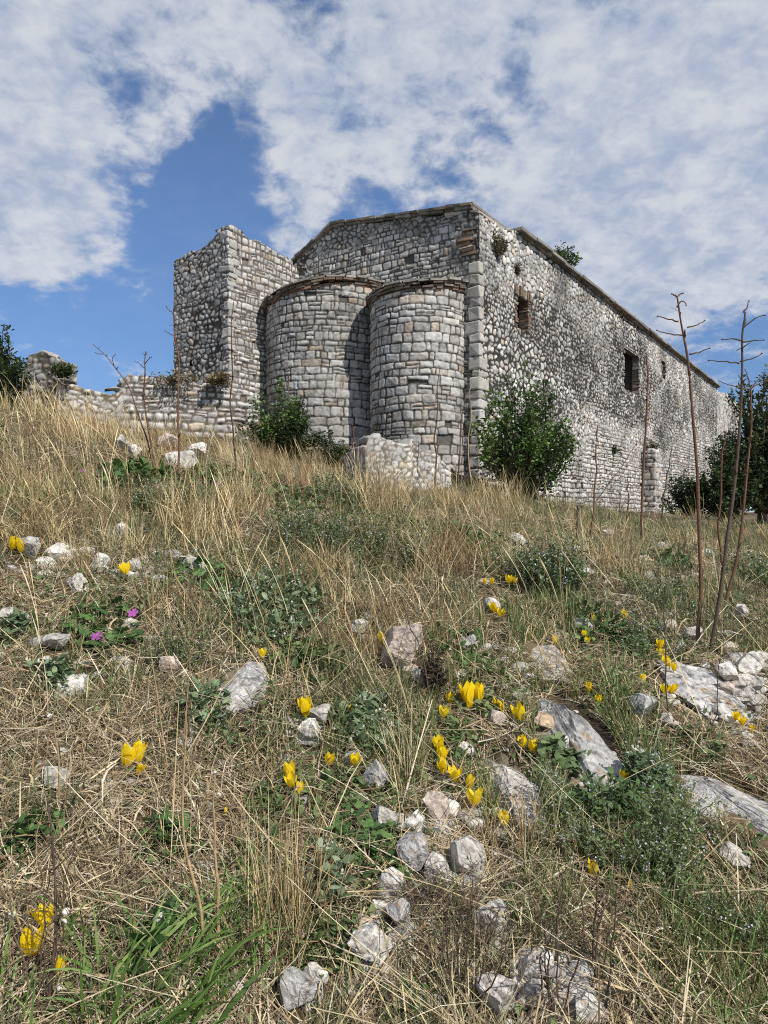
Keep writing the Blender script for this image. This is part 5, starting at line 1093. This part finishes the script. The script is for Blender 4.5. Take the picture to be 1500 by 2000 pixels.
def build_stalks():
    for k, (pl, th, colr, br, lab) in enumerate(STALKS):
        rng = np.random.default_rng(1200+k); g = gp(*pl[0]); Y = g[1]; lean = rng.normal(0, .05)
        P = np.array([at(a, b, Y+lean*(pl[0][1]-b)/F*Y) for (a, b) in pl]); P[0, 2] -= .02
        S_ = spline(P, 26); wq = np.linspace(0, 7, 26); S_ += np.stack([vn(wq, wq*0, k), vn(wq, wq*0+5, k), 0*wq], -1)*(.0022*Y*np.minimum(wq, 1))[:, None]
        r0 = th*.5*Y/F*.82; rad = np.linspace(r0, max(r0*.38, .0009*Y*.45), 26)*(1+.06*rng.normal(0, 1, 26))
        mb = MB(); V, Fc = tube(S_-g, rad, 7); mb.add(V, Fc, np.array(colr)*(1+.15*rng.normal(0, 1, (len(V), 1))))
        if colr is not ST_PL:
            for q in range(5, 26, 3):                                  # old nodes with dry scraps
                V, Fc, c = ribbon(np.repeat((S_[q]-g)[None], 2, 0), rng.uniform(-3, 3, 2), rng.uniform(.3, 1.5, 2), .4, rng.uniform(.5, 1.6)*r0*4, r0*1.4, np.array(colr)*1.2); mb.add(V, Fc, c)
        main = mb.build('stem', 'stem', None, True)
        if br:
            o = empty('dead_stalk', g); main.parent = o
            for b in br:
                dy = rng.normal(0, .06); B = np.array([at(a, c, Y+lean*(pl[0][1]-c)/F*Y+dy*q/(len(b)-1)*.5*Y*.3) for q, (a, c) in enumerate(b)]); B = spline(B, 9); B[1:-1] += rng.normal(0, .0005*Y, (7, 3))
                tm = MB(); V, Fc = tube(B-g, np.linspace(r0*.42, max(r0*.2, .0004*Y), 9), 5); tm.add(V, Fc, np.array(colr)*.9)
                V1, F1 = ICO[3]; tm.add(V1*r0*.36+B[-1]-g, F1, np.array(colr)*.8)
                tm.build('twig', 'stem', o, True)
        else:
            main.name = 'dead_stalk'; main.location = g; o = main
        tag(o, lab, 'stalk', 'dead plant stalks standing on the slope', 'thing')
    for k, (pl, th, lab) in enumerate([([(2, 990), (60, 998), (112, 1013), (165, 1038), (222, 1082)], 9, 'peeled brown cane lying in the grass of the upper meadow'),
                     ([(0, 1150), (60, 1168), (120, 1190), (190, 1222)], 6, 'straight pale cane lying left of the mauve flowers'),
                     ([(905, 985), (960, 990), (1030, 1015), (1118, 1062)], 5, 'thin reddish cane lying across the grass under the green bush'),
                     ([(1310, 1920), (1380, 1880), (1440, 1846), (1472, 1850)], 7, 'kinked pale cane in the lower corner herbs'),
                     ([(1250, 1090), (1320, 1110), (1400, 1140)], 6, 'broken cane lying on the track between the tall stalks'),
                     ([(690, 1960), (780, 1850), (850, 1790), (1000, 1680)], 3.5, 'long thin straw lying over the root mat'),
                     ([(620, 1990), (640, 1880), (740, 1700), (880, 1510)], 3, 'long thin straw slanting up to the crocus row'),
                     ([(200, 1400), (300, 1530), (400, 1640), (475, 1725)], 4.5, 'long pale straw slanting over the pale bent stalk')]):
        rng = np.random.default_rng(1300+k); P = []
        for (a, b) in pl: q = gp(a, b+4); P.append(at(a, b, q[1]-.03)); 
        P = np.array(P); g = P.mean(0); Y = g[1]; S_ = spline(P-g, 24); S_[1:-1] += rng.normal(0, .002*Y, (22, 3)); V, Fc = tube(S_, np.linspace(1, .6, 24)*th*.5*Y/F, 7)
        c = np.array((.38, .24, .13) if k in (0, 2) else (.5, .40, .24))*(1+.2*vn(np.arange(len(V))*.13, np.arange(len(V))*.0, k)[:, None])
        o = np_mesh('fallen_cane', V, Fc, 'stem', c, None, True); o.location = g; tag(o, lab, 'cane', None, 'thing')
build_stalks()

# ------------------------------------------------------------------ crocuses
def petal_mesh(name, open_, wid, colr):
    a, b = 9, 7; t = np.linspace(0, 1, a)[:, None]; s = np.linspace(-1, 1, b)[None]
    r = .05+open_*(.62*t**.75-.16*t**3); z = t*(1-.12*open_*t); w = wid*np.sin(np.pi*np.clip(t, .015, .985)**.82)**.72*.5
    X = r-.10*(s**2)*w*2.2*np.sin(np.pi*t); Yy = s*w; Z = z+0*s-.03*s**2*t
    V = np.stack([X+0*Yy, Yy+0*X, Z+0*X], -1).reshape(-1, 3)
    i = np.arange(a-1)[:, None]*b+np.arange(b-1)[None]; Fc = np.stack([i, i+1, i+b+1, i+b], -1).reshape(-1, 4)
    c = np.array(colr)*(1-.10*(1-V[:, 2:3])); o = np_mesh(name, V, Fc, 'petal', c, None, True); return o
def build_crocuses():
    protos = []
    for nm, (op, wd, cl) in enumerate([(.22, .34, (.86, .66, .03)), (.52, .46, YEL), (.85, .44, YEL)]):
        pet = petal_mesh('petal', op, wd, cl); protos.append(pet)
    V, Fc = tube(np.array([(0, 0, 0), (.02, .01, .4), (0, 0, .75), (0, 0, 1)]), [1, 1, 1, 1.1], 6); V[:, :2] = (V[:, :2])
    stem0 = None
    sv_, sf_ = tube(np.array([(0, 0, -.1), (0, 0, .4), (0, 0, .75), (0, 0, 1.02)]), .045, 6); stem0 = np_mesh('stem', sv_, sf_, 'leaf', np.array((.32, .34, .12)), None, True)
    used = set()
    for k, (px, py, hp, kind, lab) in enumerate(CROCUS):
        rng = np.random.default_rng(1500+k); g = gp(px+rng.normal(0, 1), py+hp*(.95 if hp > 20 else 1.2)); Y = g[1]-.01; s = hp*Y/F*(1.12 if kind != 2 else 1.12)
        head = at(px, py+hp*.5, Y); H = max(head[2]-g[2], .012)
        root = empty('crocus', (head[0], Y, g[2])); tag(root, lab, 'flower', 'yellow crocuses blooming on the slope', 'thing')
        def use(o):
            if o.name in used: c = o.copy(); COL.objects.link(c)
            else: c = o; used.add(o.name)
            c.parent = root; return c
        st = use(stem0); st.scale = (s*1.0, s*1.0, H); 
        opn = rng.uniform(-.08, .12); tilt = Euler((rng.normal(0, .17), rng.normal(0, .2), rng.uniform(0, 6.28)), 'XYZ').to_matrix().to_4x4()
        for q in range(6):
            c = use(protos[kind]); sc = s*(1.0 if q % 2 else .95)*rng.uniform(.94, 1.05)
            c.matrix_local = Matrix.Translation((0, 0, H)) @ tilt @ Matrix.Rotation(q*math.pi/3+rng.normal(0, .14), 4, 'Z') @ Matrix.Rotation(rng.normal(opn, .10), 4, 'Y') @ Matrix.Scale(sc, 4)
build_crocuses()

# ------------------------------------------------------------------ mauve flowers, snails
def build_small():
    rng = np.random.default_rng(77); pm = None
    for (px, py, w, lab) in [(189, 1243, 22, 'larger mauve mallow flower on the lobed leaves'), (205, 1249, 14, 'smaller mauve mallow flower beside the larger one'), (260, 1198, 20, 'mauve flower standing above the lobed mallow plant'),
                             (425, 945, 9, 'tiny mauve flower in the upper meadow grass'), (160, 920, 9, 'tiny mauve flower below the yellow grass'), (352, 1228, 8, 'tiny mauve flower right of the lobed mallow plant')]:
        g = gp(px, py+w*1.4); Y = g[1]; h = at(px, py, Y); s = w*.5*Y/F; o = empty('mallow_flower', g); tag(o, lab, 'flower', None, 'thing')
        V, Fc = tube(np.array([(0, 0, -.01), (.002, 0, (h-g)[2]*.5), tuple(h-g)]), .0012+.0004*Y, 5); np_mesh('stem', V, Fc, 'leaf', np.array((.12, .17, .06)), o)
        a = np.linspace(0, 1, 5)[:, None]; b = np.linspace(-1, 1, 5)[None]; wd = .62*a**.7*np.where(a > .9, .8, 1); W = np.stack([a+0*b, b*wd*.75, .25*a**2+0*b-.1*(1-np.abs(b))*(a > .9)], -1).reshape(-1, 3)*s
        i = np.arange(4)[:, None]*5+np.arange(4)[None]; Fq = np.stack([i, i+1, i+6, i+5], -1).reshape(-1, 4)
        for q in range(5):
            p = np_mesh('petal', W, Fq, 'petal', np.array((.50, .13, .50))*np.array(rng.uniform(.85, 1.15)), o, True)
            p.matrix_local = Matrix.Translation(h-g) @ Euler((-.9, .25, 0)).to_matrix().to_4x4() if False else Matrix.Translation(h-g) @ Matrix.Rotation(.75, 4, 'X') @ Matrix.Rotation(q*2*math.pi/5+.3, 4, 'Z')
    # little striped snail shells
    t = np.linspace(0, 1, 70); ang = t*2*np.pi*3.2; rr = .52*(1-t)**1.15+.02; cr = .50*(1-t)**1.1+.03
    P = np.stack([np.cos(ang)*rr, np.sin(ang)*rr, t*.75], -1); V, Fc = tube(P, cr, 12); band = np.tile(np.arange(12), 70); c = np.where((band % 4 == 1)[:, None], np.array((.22, .17, .13)), np.array((.62, .58, .52)))
    sh = None
    for (px, py, w, lab) in [(418, 1510, 11, 'white snail on the cut top of the stout pale stalk'), (428, 1552, 10, 'white snail just below the top of the stout stalk'), (97, 1399, 10, 'snail on top of the pale cut stalk by dark soil'),
                             (24, 1787, 13, 'snail on the pale straw stem leaning over the corner'), (129, 1782, 16, 'large snail on a twig of the dark dead weed'), (126, 1800, 12, 'smaller snail under the large one on the dark weed'),
                             (141, 1883, 13, 'striped snail beside the low corner crocus'), (116, 1930, 12, 'striped snail among the near green blades'), (657, 1720, 12, 'snail above the pale silvery sprig')]:
        g = gp(px, py+w*.5); q = min([gp(a, b)[1] for (a, b) in ((px, py+w),)]+[g[1]])
        for (pl, th, cl, br, lb) in STALKS:
            for i in range(len(pl)-1):
                (x0, y0), (x1, y1) = pl[i], pl[i+1]
                tt = np.clip(((px-x0)*(x1-x0)+(py-y0)*(y1-y0))/((x1-x0)**2+(y1-y0)**2), 0, 1)
                if math.hypot(px-x0-tt*(x1-x0), py-y0-tt*(y1-y0)) < 24 and py > 1380: q = gp(*pl[0])[1]-.008
        s = w*.5*q/F*1.1
        if sh is None: sh = np_mesh('snail', V, Fc, 'shell', c, None, True); o = sh
        else: o = sh.copy(); COL.objects.link(o)
        o.location = at(px, py, q); o.scale = (s, s, s); o.rotation_euler = (rng.uniform(.6, 1.6), rng.uniform(-.6, .6), rng.uniform(0, 6)); tag(o, lab, 'snail', 'small white snails', 'thing')
build_small()
